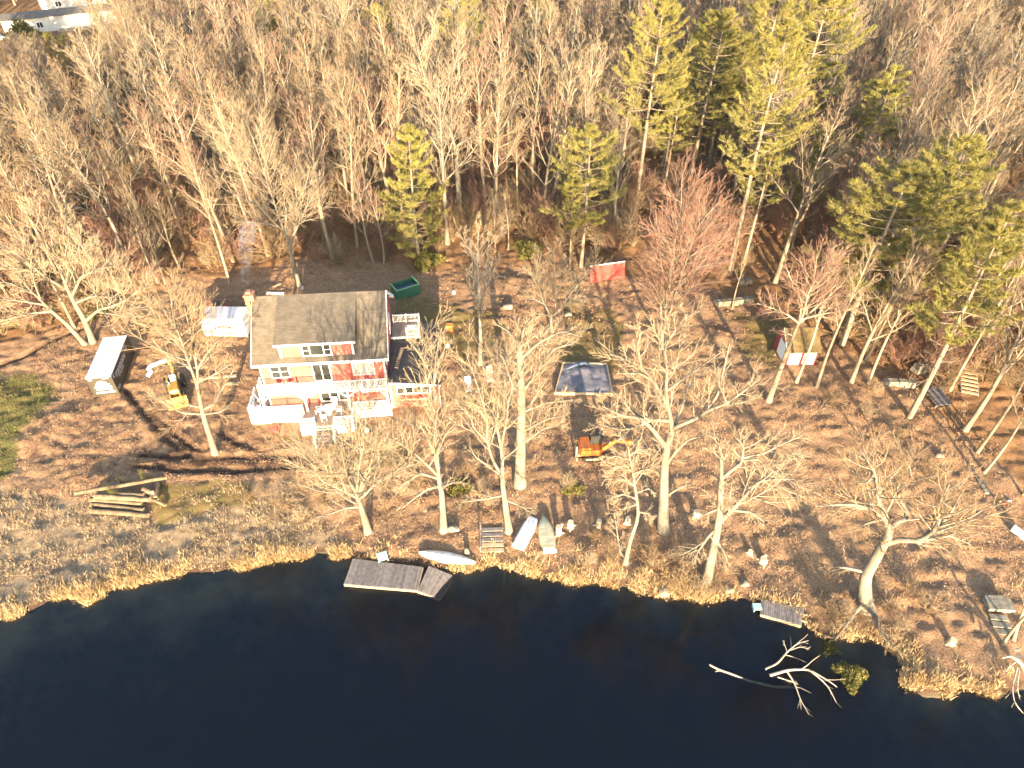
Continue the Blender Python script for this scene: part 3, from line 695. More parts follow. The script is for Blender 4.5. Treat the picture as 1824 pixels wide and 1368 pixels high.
hero('bare_tree', 'low branching bare tree with spread stems, left of the leaning red panel', (982,590), .24,
     [(982,566),(983,560)],
     [[(983,562),(989,561),(990,526),(988,476),(987,440)], [(982,562),(977,556),(967,536),(962,516),(940,480)], [(968,544),(942,529),(918,511)], [(985,562),(993,556),(1015,526),(1038,493),(1066,470)], [(995,556),(1028,526),(1060,531)],
      [(980,564),(972,561),(940,556)], [(990,520),(1003,490),(1008,455)], [(963,520),(955,490),(965,450)]], 21, dens=1.2)
hero('red_maple', 'large red budded maple with several pale stems in the yard left of the shed', (1177,620), .36,
     [(1179,600),(1180,590)],
     [[(1179,596),(1178,575),(1177,527),(1179,467),(1183,431),(1170,402)], [(1181,594),(1184,587),(1185,551),(1195,496),(1200,455),(1204,418),(1214,368),(1214,326)], [(1182,594),(1192,558),(1202,527),(1212,498),(1224,460),(1236,416),(1255,387),(1280,360)],
      [(1212,508),(1241,476),(1270,450),(1306,396)], [(1190,565),(1224,544),(1258,518)], [(1179,484),(1163,464),(1148,436)], [(1200,455),(1180,420),(1172,370)], [(1236,420),(1240,380),(1250,340)], [(1224,460),(1255,440),(1290,425)], [(1241,476),(1275,470),(1312,460)], [(1178,530),(1150,510),(1130,500)]],
     22, barkm='pale_bark', twigm='red_twig', dens=1.35, lenf=.36)
hero('bare_tree', 'large pale tree with a long limb reaching right towards the dark container', (166,609), .38,
     [(149,567),(133,540),(121,516),(116,503)],
     [[(116,505),(102,473),(88,452),(66,436)], [(117,506),(119,497),(123,473),(125,425)], [(120,516),(86,497),(61,477),(31,452),(0,440)], [(151,570),(174,553),(195,547),(225,536),(250,514),(264,509)], [(195,547),(223,551),(242,575),(260,580)],
      [(133,540),(164,528),(201,530),(217,518),(217,500)], [(129,530),(143,495),(172,479),(218,472)], [(125,475),(147,456),(176,428)], [(110,485),(109,477),(96,448),(84,388)], [(88,452),(84,442),(76,405),(56,352)], [(122,460),(112,420),(118,380)], [(130,475),(142,440),(145,400)]],
     23, dens=1.15)
hero('bare_tree', 'left hand partner of the ditch side pair of pale trees, leaning out of the picture', (152,613), .32,
     [(119,577),(88,551),(76,538)],
     [[(76,538),(55,518),(41,502),(20,477),(-6,468)], [(80,544),(37,536),(-4,533)], [(95,556),(51,559),(-6,575)], [(72,535),(60,500),(55,460),(40,420)], [(45,505),(35,460),(20,420)], [(60,522),(20,505),(-20,500)]], 24, dens=1.1)
hero('bare_tree', 'broad pale tree rising from the house shadow directly behind the roof', (531,507), .36,
     [(523,471),(516,440),(514,432)],
     [[(514,434),(504,408),(490,365),(478,330),(464,284),(450,246),(434,208)], [(478,340),(457,312),(427,274),(404,252)], [(515,434),(509,412),(510,377),(505,345)], [(517,440),(525,415),(530,377),(527,340),(522,296)], [(526,415),(532,400),(548,365),(569,332)],
      [(505,410),(492,400),(462,368),(424,347)], [(500,404),(485,400),(445,396),(412,390)], [(470,305),(480,270),(492,235)], [(490,365),(470,350),(440,320)], [(528,360),(545,330),(552,300)]], 25, dens=1.1)
hero('bare_oak', 'largest oak of the wood, thick trunk and twisted whitened limbs above the clearing', (826,396), .50,
     [(819,366),(815,311),(811,262)],
     [[(811,262),(800,227),(782,175),(756,139),(745,91),(730,32)], [(783,180),(760,216),(716,224)], [(813,262),(826,252),(844,241),(872,202)], [(790,200),(800,150),(815,100),(820,60)], [(756,139),(730,130),(705,120)], [(800,227),(820,190),(840,140)], [(745,95),(770,60),(778,20)],
      [(806,240),(775,245),(745,260)], [(816,300),(840,285),(862,290)]], 26, lr=1.25, dens=1.0, lenf=.36)
hero('bare_oak', 'white limbed oak at the top of the wood right of the pale roofed homes', (614,235), .46,
     [(610,161),(605,105),(603,91)],
     [[(603,95),(599,37),(581,-8)], [(604,95),(610,29),(642,-10)], [(607,130),(596,124),(581,106),(553,70)], [(605,60),(620,20),(625,-20)], [(590,40),(570,25),(550,20)]], 27, lr=1.25, dens=1.0, lenf=.36)

# ------------------------------------------------------------------ other trees at the places the photo shows them
RB = random.Random(3)
for (tp, by, k, lab) in [
    ((1505,440),680,8,'first of the slender leaning trunks right of the shed'), ((1560,420),691,9,'second slender leaning trunk right of the shed, taller'),
    ((1620,440),683,0,'left stem of the leaning pair before the stone terrace'), ((1655,445),684,8,'right stem of the leaning pair before the stone terrace'),
    ((1830,450),693,9,'bare trunk at the near corner of the wooden platform on the right'), ((1900,470),766,1,'straight trunk in front of the wooden stairs on the right'),
    ((1900,560),806,8,'thin sunlit trunk leaning right beyond the wooden stairs'), ((1890,640),840,9,'curved thin trunk leaning over the right slope'),
    ((1960,700),880,8,'thin trunk near the right edge above the red and yellow litter'), ((1985,760),955,0,'short lit trunk beside the white board at the right edge'),
    ((845,395),650,2,'half shaded tree on the lawn behind the flat crowned shore tree'), ((838,395),487,8,'slim bare tree on the leaf strewn slope right of the green bin'),
    ((905,330),445,0,'forked trunk at the wood edge left of the stubby pine'), ((880,330),440,8,'thin trunk at the wood edge beside the forked trunk'),
    ((212,330),503,9,'left trunk of the leaning pair above the dark container'), ((232,345),504,8,'right trunk of the leaning pair above the dark container'),
    ((268,335),480,1,'leaning trunk at the wood edge above the white container'), ((330,255),502,9,'leaning trunk just left of the smoking chimney'),
    ((640,300),470,7,'red twigged tree at the wood edge behind the house roof'), ((665,330),468,6,'smaller red twigged tree in the dark brush behind the house'),
    ((1335,430),548,8,'thin trunk in front of the sunlit stone ledge'), ((1530,380),520,6,'red twigged tree among the brush above the shed'),
    ((1640,420),640,7,'red twigged tree between the shed and the right hand pines')]:
    x, y, h = top_base(tp, by)
    place_bare(k, x, y, h, lab, rng=RB)
for (bs, tp) in (((1786,1148),(1990,800)), ((1806,1140),(2010,830))):
    g0 = ground(*bs)
    x, y = g0[0], g0[1]; pz = at_Y(tp[0], tp[1], y+1.0)
    t = place_bare(8 if bs[0] < 1800 else 9, x, y, 12.5, 'left of two pale birch stems leaning right at the shore' if bs[0] < 1800 else 'right of two pale birch stems leaning right at the shore', rng=RB, tilt=(0, .20))
PINES = [((725,228),466,3,'short full pine at the wood edge behind the green bin',1.0), ((1052,226),478,1,'stubby flat topped pine above the leaning red panel',1.15), ((1025,300),482,4,'thin pine in the clump left of the leaning red panel',.9),
    ((1182,-8),392,2,'tallest pine of the wood, left of the pine row, with a bare white lower trunk',1.0), ((1215,130),365,4,'slender pine with a bare stem behind the red budded maple',.9), ((1290,18),348,0,'thick double crowned pine in the middle of the pine row',1.15),
    ((1330,60),345,2,'pine close behind the thick double crowned pine',.9), ((1408,40),486,2,'tall pine with a fan of dead white branches above the shed',.95), ((1388,215),468,4,'small pine crown below the tall pine with dead branches',.9),
    ((1474,222),458,4,'small round topped pine right of the tall pine with dead branches',.75), ((1628,300),612,1,'full yellow green pine at the front of the right hand group',1.5), ((1736,250),560,1,'broad dark pine behind the front right hand pine',1.35),
    ((1808,372),740,4,'big pine filling the right edge above the wooden stairs',1.1), ((1602,122),420,4,'lone pine among bare trees at the upper right',1.2),
    ((1488,-30),330,1,'pine cut by the top edge right of the pine row',1.1), ((1270,20),290,0,'shaded pine at the back of the pine row',1.1), ((1395,-40),330,0,'pine at the back of the row cut by the top edge',1.0),
    ((815,-60),235,2,'pine with a bare trunk cut by the top edge above the clearing',.9), ((1770,400),640,1,'dense pine behind the wooden stairs',1.0), ((1690,300),600,4,'thin pine between the two front right hand pines',1.1),
    ((1565,400),600,4,'small pine left of the front right hand pine',.8)]
for i, (tp, by, k, lab, w) in enumerate(PINES):
    x, y, h = top_base(tp, by)
    place_pine(k, x, y, h, lab, rz=i*1.7, wide=w)

# ------------------------------------------------------------------ the wood behind: individuals near, one mass beyond
EDGE = [(-400,700),(0,612),(120,600),(240,552),(300,500),(430,485),(560,482),(700,470),(800,462),(860,452),(950,440),(1040,470),(1130,470),(1240,500),(1300,525),(1340,490),(1450,520),(1520,640),(1600,675),(1660,690),(1740,790),(1824,930),(1900,1010)]
EDGEW = np.array([ground(a, b)[:2] for a, b in EDGE])
o_ = np.argsort(EDGEW[:, 0]); EDGEW = EDGEW[o_]
rw = np.random.default_rng(77)
cells = {}
pts = []
def near(x, y, r):
    c = 4.0; i, j = int(x//c), int(y//c)
    for a in (-1, 0, 1):
        for b in (-1, 0, 1):
            for (u, v) in cells.get((i+a, j+b), ()):
                if (u-x)**2+(v-y)**2 < r*r: return True
    return False
def put(x, y): cells.setdefault((int(x//4), int(y//4)), []).append((x, y))
for x, y in TREES: put(x, y)
def maxh(x, y):
    """tallest tree that leaves the clearing of the far homes open"""
    px, py = proj(x, y, 3.0)
    if -30 < px < 235 and py < 340: return (at_Y(px, 66, y)[2] - 3.5) if py > 66 else (3 if py > 34 or 60 < px < 210 and py > 4 else 99)
    return 99
for q in range(16000):
    y = 50 + 235*rw.random()**.9; zc = y*CP + 46*SP; hw = 950/FPX*zc + 6
    x = rw.uniform(-hw, hw)
    if y < np.interp(x, EDGEW[:, 0], EDGEW[:, 1]) + .8: continue
    bpx, bpy_ = proj(x, y, 3.0)
    if maxh(x, y) < 4: continue                     # clearing of the far homes
    if 830 < bpx < 1130 and bpy_ > 425: continue
    if 1105 < bpx < 1300 and bpy_ > 335: continue
    if near(x, y, 4.0): continue
    put(x, y); pts.append((x, y))
pts.sort(key=lambda p: p[1])
n_ind = 300 - 62
ZONE = lambda px: 'left of the house' if px < 420 else 'behind the house' if px < 800 else 'behind the open yard' if px < 1120 else 'among the pines' if px < 1520 else 'on the right slope'
KLAB = {'upright': 'tan twigged bare tree', 'grey': 'pale limbed bare tree', 'broad': 'broad bare oak', 'red': 'red twigged maple', 'slim': 'slim bare tree'}
weights = [4,4,3,3,3,3,2,1,3,3,2]
RW = random.Random(9)
bag = [i for i, w in enumerate(weights) for _ in range(w)]
for (x, y) in pts[:n_ind]:
    k = RW.choice(bag); kd = PROTO[k][0]
    bpx = proj(x, y, 2)[0]
    deep = y > np.interp(x, EDGEW[:, 0], EDGEW[:, 1]) + 14
    spot = ('deep in the wood ' if deep else 'in the front rows of the wood ') + ZONE(bpx)
    place_bare(k, x, y, min(RW.uniform(14.5, 23.5), maxh(x, y)), KLAB[kd] + ' ' + spot, KLAB[kd].replace('tree', 'trees').replace('oak', 'oaks').replace('maple', 'maples') + ' ' + spot, rng=RW, tilt=(RW.gauss(0, .05), RW.gauss(0, .05)))

def merged(k, pine=False):
    src = PINE[k][1:] if pine else PROTO[k][2:]
    V = []; Q = []; T = []; mi_q = []; mi_t = []; mats = []; off = 0
    for s, me in enumerate(src):
        v = np.empty(len(me.vertices)*3, np.float32); me.vertices.foreach_get('co', v); V.append(v.reshape(-1, 3))
        ls = np.empty(len(me.polygons), np.int32); me.polygons.foreach_get('loop_total', ls)
        lv = np.empty(len(me.loops), np.int32); me.loops.foreach_get('vertex_index', lv); lv = lv+off
        nq = int((ls == 4).sum()); Q.append(lv[:nq*4].reshape(-1, 4)); T.append(lv[nq*4:].reshape(-1, 3))
        mi_q.append(np.full(nq, s)); mi_t.append(np.full(len(T[-1]), s)); mats.append(me.materials[0]); off += len(V[-1])
    return bpy.data.objects.new('woods_tree', mk('woods_tree', np.concatenate(V), np.concatenate(Q), np.concatenate(T), mats, not pine, np.concatenate(mi_q+mi_t)))
def scatter(name, P, rot, scl, kid, protos, label):
    me = bpy.data.meshes.new(name); me.vertices.add(len(P)); me.vertices.foreach_set('co', np.asarray(P, np.float32).ravel())
    for nm, arr, ty in (('rot', rot, 'FLOAT'), ('scl', scl, 'FLOAT'), ('kid', kid, 'INT')):
        a = me.attributes.new(nm, ty, 'POINT'); a.data.foreach_set('value', np.asarray(arr, np.int32 if ty == 'INT' else np.float32))
    o = add(name, me, kind='stuff', label=label)
    ng = bpy.data.node_groups.new(name, 'GeometryNodeTree')
    ng.interface.new_socket('Geometry', in_out='INPUT', socket_type='NodeSocketGeometry'); ng.interface.new_socket('Geometry', in_out='OUTPUT', socket_type='NodeSocketGeometry')
    N = ng.nodes; L = ng.links; gi = N.new('NodeGroupInput'); go = N.new('NodeGroupOutput'); jn = N.new('GeometryNodeJoinGeometry')
    def na(nm, ty): q = N.new('GeometryNodeInputNamedAttribute'); q.data_type = ty; q.inputs[0].default_value = nm; return q.outputs[0]
    cx = N.new('ShaderNodeCombineXYZ'); L.new(na('rot', 'FLOAT'), cx.inputs[2]); sc = na('scl', 'FLOAT'); kd = na('kid', 'INT')
    for i, po in enumerate(protos):
        cmp_ = N.new('FunctionNodeCompare'); cmp_.data_type = 'INT'; cmp_.operation = 'EQUAL'
        L.new(kd, cmp_.inputs[2]); cmp_.inputs[3].default_value = i
        oi = N.new('GeometryNodeObjectInfo'); oi.inputs['Object'].default_value = po; oi.inputs['As Instance'].default_value = True
        ip = N.new('GeometryNodeInstanceOnPoints')
        L.new(gi.outputs[0], ip.inputs['Points']); L.new(cmp_.outputs[0], ip.inputs['Selection']); L.new(oi.outputs['Geometry'], ip.inputs['Instance'])
        L.new(cx.outputs[0], ip.inputs['Rotation']); L.new(sc, ip.inputs['Scale']); L.new(ip.outputs[0], jn.inputs[0])
    L.new(jn.outputs[0], go.inputs[0])
    md = o.modifiers.new('scatter', 'NODES'); md.node_group = ng
    return o
far = np.array(pts[n_ind:])
protos = [merged(k) for k in (0, 2, 4, 6, 7, 9)] + [merged(1, True), merged(3, True)]
base_h = [PROTO[k][1] for k in (0, 2, 4, 6, 7, 9)] + [PINE[1][0], PINE[3][0]]
kid = rw.choice(8, len(far), p=[.2,.2,.16,.13,.13,.12,.035,.025])
farH = np.minimum(rw.uniform(15, 23, len(far)), [maxh(u, v) for u, v in far])
fz = height(far[:, 0], far[:, 1], False)
scatter('far_woods', np.column_stack([far, fz-.2]), rw.random(len(far))*6.28, farH/np.array(base_h)[kid], kid, protos, 'mass of bare trees and a few pines filling the far wood')

# bare shrubs
def shrub_proto(seed, H, ns=14):
    rng = np.random.default_rng(seed); g = Geo()
    az = rng.random(ns)*6.28; inc = rng.uniform(.1, .8, ns)
    d = np.stack([np.cos(az)*np.sin(inc), np.sin(az)*np.sin(inc), np.cos(inc)], 1)
    L = H*rng.uniform(.6, 1.1, ns)
    P = np.stack([d*(L*k/5)[:, None] + np.array((0, 0, .02*k*k)) + rng.normal(0, .03*k, (ns, 3)) for k in range(6)], 1); R = .018*np.linspace(1, .4, 6)[None].repeat(ns, 0)
    g.tubes(P, R, 3)
    a, b = kids(rng, P, R, 8, .2, 1, .5, .6, 4, .06, .12, .7); g.tubes(a, np.maximum(b, .011), 3)
    c, e = kids(rng, a, b, 6, .2, 1, .6, .6, 3, .05, .12, .7); g.cones(c[:, 0], c[:, 2], np.full(len(c), .010))
    return g
SHR = [shrub_proto(31+i, h).mesh('shrub', M[m]) for i, (h, m) in enumerate(((2.2,'twig'),(1.8,'grey_twig'),(2.6,'red_twig'),(1.5,'twig')))]
sh_o = [bpy.data.objects.new('shrub_source', m) for m in SHR]
S = []
for q in range(4200):
    y = 52 + 165*rw.random()**1.1; zc = y*CP + 46*SP; hw = 950/FPX*zc + 4; x = rw.uniform(-hw, hw)
    if y < np.interp(x, EDGEW[:, 0], EDGEW[:, 1]) + 1.5: continue
    bpx, bpy_ = proj(x, y, 3.0)
    if bpy_ < 130 and -40 < bpx < 245: continue
    if vnoise(x*.09, y*.09, 51) < .30: continue
    S.append((x, y))
S = np.array(S)
scatter('undergrowth', np.column_stack([S, height(S[:, 0], S[:, 1], False)-.1]), rw.random(len(S))*6.28, rw.uniform(.8, 2.3, len(S)), rw.choice(4, len(S), p=[.35,.2,.3,.15]), sh_o, 'tangle of bare undergrowth between the trunks of the wood')
SHRUBS = [('between the fan stemmed tree and the canoe', [(700,850),(720,880),(690,905),(745,865),(600,850),(575,900),(545,880),(620,920)]), ('beside the muddy ruts', [(470,880),(500,905),(540,925),(440,890)]),
          ('between the two crooked shore trees', [(845,840),(860,870),(830,905),(820,850),(870,900)]), ('around the foot of the leaning two stemmed tree', [(1060,960),(1085,985),(1050,1005),(1150,985),(1165,1010),(1200,1000)]),
          ('at the foot of the leaning shore oak', [(1230,1010),(1290,1025),(1245,1050),(1275,1055),(1215,1035)]), ('near the contorted oak', [(1500,1100),(1580,1085),(1620,1060),(1600,1120),(1470,1090),(1650,1090)]),
          ('behind the excavator', [(960,790),(980,760),(1130,830),(1010,870),(940,830)]), ('on the slope right of the shed', [(1480,720),(1540,740),(1600,780),(1650,850),(1560,700)]),
          ('in the house shadow', [(600,470),(640,480),(580,455),(690,460),(450,470),(400,470)]), ('in front of the addition', [(705,722),(728,730),(750,726),(770,735)])]
i = 0
for zone, ps in SHRUBS:
    for (a, b) in ps:
        g0 = ground(a, b); o = add('bare_shrub', SHR[(0, 1, 3)[i % 3]], None, label='low bare twiggy shrub '+zone, cat='shrub', group='bare shrubs '+zone)
        o.location = (g0[0], g0[1], g0[2]-.05); o.rotation_euler = (0, 0, i*1.3); s = .45+.4*RW.random(); o.scale = (s*1.2, s*1.2, s); i += 1
# evergreen shrubs (yellow green)
def green_proto(seed, H, W):
    rng = np.random.default_rng(seed); n = 2600
    a = rng.random(n)*6.28; r = W*np.sqrt(rng.random(n)); z = H*rng.random(n)*(1-(r/W)**2*.75)
    lump = 1+.35*np.sin(a*3+seed)+.2*np.sin(a*7)
    c = np.stack([r*lump*np.cos(a), r*lump*np.sin(a), z], 1)
    d = nrm(rng.normal(0, .6, c.shape) + np.array((0, 0, .6))); s = nrm(np.cross(d, rng.normal(0, 1, c.shape)))*.07
    g = Geo(); g.tris(np.stack([c-s, c+s, c+d*.42], 1)); return g.mesh('evergreen_shrub', M['bush_leaf'], False)
GRN = [green_proto(1, 1.6, 1.5), green_proto(2, 2.4, 1.4), green_proto(3, 1.0, 1.4)]
for i, (a, b, k, s, lab) in enumerate([(70,500,1,1.3,'yellow green bush under the limbs of the ditch side trees, upper left'), (95,545,0,1.3,'yellow green bush left of the pale ditch side trunks'), (150,520,1,1.2,'yellow green bush behind the pale ditch side trunk'),
        (175,555,0,1.0,'yellow green bush right of the pale ditch side trunk'), (60,560,0,1.3,'lowest yellow green bush near the left edge'), (125,470,1,1.2,'yellow green bush high behind the ditch side trees'), (760,470,0,1.1,'small green bush beside the short full pine'),
        (50,80,1,2.2,'yellow green bush in front of the far home'), (80,95,1,2.0,'yellow green bush by the far home garden'), (115,430,0,1.0,'topmost yellow green bush behind the ditch side trees'),
        (820,868,2,.7,'mossy green bush between two crooked shore trees'), (1508,1214,0,.62,'yellow green bush standing in the water by the fallen branches'), (1478,1160,2,.4,'small dark green bush at the water edge by the contorted oak'), (940,450,0,1.0,'green bush in the leaf strewn gap left of the stubby pine'),
        (1020,870,2,.6,'tiny green bush behind the tree stumps')]):
    g0 = ground(a, b); o = add('evergreen_shrub', GRN[k], None, label=lab, cat='shrub'); o.location = (g0[0], g0[1], max(g0[2], -.1)-.05); o.rotation_euler = (0, 0, i*2.1); o.scale = (s, s, s)

# ------------------------------------------------------------------ grass, reeds and leaf litter
def blades(P, rng, hmin, hmax, w, lean, per, spread, name, m, label):
    n = len(P); c = np.repeat(P, per, 0) + np.concatenate([rng.normal(0, spread, (n*per, 2)), np.zeros((n*per, 1))], 1)
    d = nrm(np.concatenate([rng.normal(0, lean, (n*per, 2)), np.ones((n*per, 1))], 1))
    L = rng.uniform(hmin, hmax, n*per)[:, None]*np.repeat(.6+.8*rng.random(n), per)[:, None]
    a = rng.random(n*per)*6.28; s = np.stack([np.cos(a), np.sin(a), np.zeros_like(a)], 1)*w
    c[:, 2] -= .04
    g = Geo(); g.tris(np.stack([c-s, c+s, c+d*L], 1))
    return add(name, g.mesh(name, m, False), kind='stuff', label=label)
M['dry_grass'] = mat('dry_grass', (.24,.172,.105), (.40,.30,.19), .6, island=.3, rough=.8)
M['reed'] = mat('shore_grass', (.40,.27,.13), (.55,.40,.22), .8, island=.25, rough=.8)
M['lawn_blade'] = mat('lawn_blade', (.12,.11,.035), (.21,.165,.07), .5, island=.3)
M['leaf'] = mat('fallen_leaf', (.22,.12,.068), (.36,.225,.135), .35, island=.45, rough=.8)
rg = np.random.default_rng(123)
def region(n, x0, x1, y0, y1): return rg.uniform(x0, x1, n), rg.uniform(y0, y1, n)
# along the waterline
seg = np.diff(SHORE, axis=0); sl_ = np.hypot(seg[:, 0], seg[:, 1]); ok = (SHORE[:-1, 0] > -48) & (SHORE[:-1, 0] < 42) & (SHORE[:-1, 1] > 10)
pr = sl_*ok; pr = pr/pr.sum()
NS_ = 7000
idx = rg.choice(len(pr), NS_, p=pr); t = rg.random(NS_)[:, None]; nrmv = np.stack([-seg[idx, 1], seg[idx, 0]], 1)/sl_[idx][:, None]
lown = vnoise(SHORE[idx, 0]*.30, SHORE[idx, 1]*.30, 91)
off = (rg.gamma(1.3, .30, NS_)*(.25+1.9*lown))[:, None] - .12
pp = SHORE[idx] + seg[idx]*t + nrmv*off
qx, qy = proj(pp[:, 0], pp[:, 1], .3)
keep = ((qx < 640) | ((qx > 870) & (qx < 1260)) | (qx > 1590) | (rg.random(NS_) < .3)) & (vnoise(pp[:, 0]*1.1, pp[:, 1]*1.1, 3)*.6 + vnoise(pp[:, 0]*.28, pp[:, 1]*.28, 92)*.6 > .46)
pp = pp[keep]; zz = height(pp[:, 0], pp[:, 1])
blades(np.column_stack([pp, np.maximum(zz, -.05)]), rg, .18, .62, .028, .6, 13, .13, 'shore_grass', M['reed'], 'golden dry grass fringe along the waterline')
# dry meadow on the left and scattered tufts in the yard
x, y = region(60000, -52, 46, 28, 62); z = height(x, y, True); a, b = proj(x, y, z); d = shore_dist(x, y)
jit = vnoise(x*.6, y*.6, 77)
dry = in_poly(a, b, POLY['dry']); mud = in_poly(a, b, POLY['mud']); lawn = in_poly(a, b, POLY['lawn'])
rightm = (a > 1560) & (b > 1130)
kp = (d > .1) & ~mud & ~lawn & ((dry & (jit*.6+vnoise(x*1.7, y*1.7, 78)*.6 > .50)) | (rightm & (jit > .35)) | ((jit > .58) & (rg.random(len(x)) < .09)))
blades(np.column_stack([x, y, z])[kp], rg, .14, .42, .026, .75, 10, .15, 'dry_grass', M['dry_grass'], 'clumps of dry tan meadow grass')
x, y = region(9000, -58, -30, 36, 62); z = height(x, y, True); a, b = proj(x, y, z); kp = in_poly(a+20*(vnoise(x, y, 9)-.5), b, POLY['lawn'])
blades(np.column_stack([x, y, z])[kp], rg, .08, .2, .03, .5, 8, .15, 'lawn_grass', M['lawn_blade'], 'patch of short green lawn grass at the left edge')
# fallen leaves
def leaves(n, x0, x1, y0, y1, smin, smax, name, label, mask=None):
    x, y = region(n, x0, x1, y0, y1); d = shore_dist(x, y); z = height(x, y, True); k = (d > .15)
    if mask: k &= mask(x, y, z)
    dens = vnoise(x*.35, y*.35, 5)*.5 + vnoise(x*.9, y*1.4, 6)*.7; k &= dens > .48+.22*rg.random(n)
    x, y, z = x[k], y[k], z[k]; m = len(x)
    nn = nrm(np.stack([rg.normal(0, .30, m), rg.normal(0, .30, m), np.ones(m)], 1)); u = nrm(np.cross(nn, rg.normal(0, 1, (m, 3)))); v = np.cross(nn, u)
    s = rg.uniform(smin, smax, m)[:, None]; c = np.stack([x, y, z+.025+s[:, 0]*.22], 1)
    V = np.stack([c-u*s, c+u*s*.8-v*s*.55+nn*s*.2, c+u*s*.6+v*s*.7], 1).reshape(-1, 3)
    add(name, mk(name, V, None, np.arange(3*m).reshape(-1, 3), [M['leaf']]), kind='stuff', label=label)
def offpoly(*names):
    def f(x, y, z):
        a, b = proj(x, y, z); k = np.ones(len(x), bool)
        for nme in names: k &= ~in_poly(a, b, POLY[nme])
        return k & ~((np.abs(x+18) < 8) & (y > 47.5) & (y < 60))
    return f
leaves(240000, -52, 46, 29, 70, .04, .095, 'leaf_litter', 'brown fallen leaves strewn over the yard', offpoly('lawn', 'dry'))
leaves(60000, -70, 70, 62, 110, .09, .18, 'forest_leaf_litter', 'orange brown fallen leaves over the wood floor', None)

# ------------------------------------------------------------------ the house
GB = 1.4
_A = at_z(448, 653, GB+6.2); _B = at_z(692, 640, GB+6.2)
YAW = math.atan2(_B[1]-_A[1], _B[0]-_A[0]); XV = np.array((math.cos(YAW), math.sin(YAW))); YV = np.array((-math.sin(YAW), math.cos(YAW)))
HO = _A[:2] + .3*XV + .35*YV
def hw(lx, ly, lz=0.0): q = HO + lx*XV + ly*YV; return (q[0], q[1], GB+lz)
def hy(px, py, yl):
    d = ray(px, py); o = HO + yl*YV; t = (o@YV)/(d[0]*YV[0]+d[1]*YV[1]); p = np.array((d[0]*t, d[1]*t))-HO
    return float(p@XV), CAMH + d[2]*t - GB
def hz(px, py, z):
    p = at_z(px, py, z+GB)[:2]-HO; return float(p@XV), float(p@YV)
house = thing('house', 'two storey red lakeside house with white porches, brown shingle roof and brick chimney', 'house', hw(0, 0), YAW)
X0, X1, DP, EZ, RZ = .2, 11.85, 10.0, 6.2, 10.25
SL = (RZ-EZ)/5.35
MB().prism([(X0,0,-.4),(X0,DP,-.4),(X0,DP,6.42),(X0,5,10.0),(X0,0,6.42)], (X1-X0,0,0)).build('wall', M['red_siding'], house)
rf = MB()
for s in (1, -1):
    ye = -.35 if s == 1 else 10.35
    rf.hexa([(-.3,ye,EZ),(12.3,ye,EZ),(12.3,5,RZ),(-.3,5,RZ),(-.3,ye,EZ+.16),(12.3,ye,EZ+.16),(12.3,5,RZ+.16),(-.3,5,RZ+.16)])
roof = rf.build('roof', M['shingle'], house)
tr = MB(); tr.box(-.32,-.40,EZ-.16,12.32,-.353,EZ+.12); tr.box(-.32,10.353,EZ-.16,12.32,10.40,EZ+.12)
for xx in (-.345, 12.303):
    for ye in (-.37, 10.37): tr.hexa([(xx,ye,EZ-.22),(xx+.045,ye,EZ-.22),(xx+.045,5,RZ-.22),(xx,5,RZ-.22),(xx,ye,EZ+.17),(xx+.045,ye,EZ+.17),(xx+.045,5,RZ+.18),(xx,5,RZ+.18)])
tr.build('eave_trim', M['white'], house)
cb = MB()
for xx in (X0, X1):
    s = -1 if xx == X0 else 1
    cb.box(min(xx, xx+.02*s)-.14*(s > 0), -.03, .9, max(xx, xx+.02*s)+.14*(s < 0), .12, 6.25)
cb.box(X0, -.025, 5.98, X1, -.003, 6.2)
cb.build('corner_board', M['white'], house)
def window(parent, x0, x1, z0, z1, y, cols, rows=1, name='window', gm='glass', cas=.13, mul=.10, widths=None, flip=None):
    """window facing -y at plane y: casing and mullions in one mesh, each pane a child"""
    f = MB(); P = (lambda a, b, c: (a, b, c)) if flip is None else flip
    def bx(xa, ya, za, xb, yb, zb): f.hexa([P(xa,ya,za),P(xb,ya,za),P(xb,yb,za),P(xa,yb,za),P(xa,ya,zb),P(xb,ya,zb),P(xb,yb,zb),P(xa,yb,zb)])
    bx(x0,y-.07,z0,x0+cas,y-.004,z1); bx(x1-cas,y-.07,z0,x1,y-.004,z1); bx(x0+cas,y-.065,z0,x1-cas,y-.004,z0+cas); bx(x0+cas,y-.065,z1-cas,x1-cas,y-.004,z1)
    ws = widths or [1]*cols; tot = sum(ws); a = x0+cas; cells_ = []
    for i, w in enumerate(ws):
        b = a + (x1-x0-2*cas)*w/tot; l_, r_ = a + (mul/2 if i else 0), b - (mul/2 if i < len(ws)-1 else 0)
        if i < len(ws)-1: bx(b-mul/2,y-.06,z0+cas,b+mul/2,y-.004,z1-cas)
        nr = rows if not isinstance(rows, (list, tuple)) else rows[i]
        for r in range(nr):
            za = z0+cas+(z1-z0-2*cas)*r/nr; zb = z0+cas+(z1-z0-2*cas)*(r+1)/nr
            if r: bx(l_,y-.055,za-.03,r_,y-.004,za+.03); za += .03
            if r < nr-1: zb -= .03
            cells_.append((l_, za, r_, zb))
        a = b
    w = f.build(name, M['white'], parent)
    for (l_, za, r_, zb) in cells_: MB().poly([P(l_,y-.03,za),P(r_,y-.03,za),P(r_,y-.03,zb),P(l_,y-.03,zb)]).build('pane', M[gm], w)
    return w
M['curtain'] = mat('curtained_glass', (.42,.38,.30), (.52,.48,.40), 1.5, rough=.25, spec=.5)
window(house, 1.1, 2.95, 4.35, 5.95, 0, 2, 2)
window(house, 5.0, 6.75, 3.72, 5.9, 0, 2, 1, name='door')
window(house, 8.75, 10.85, 4.2, 5.8, 0, 3, 1, gm='curtain')
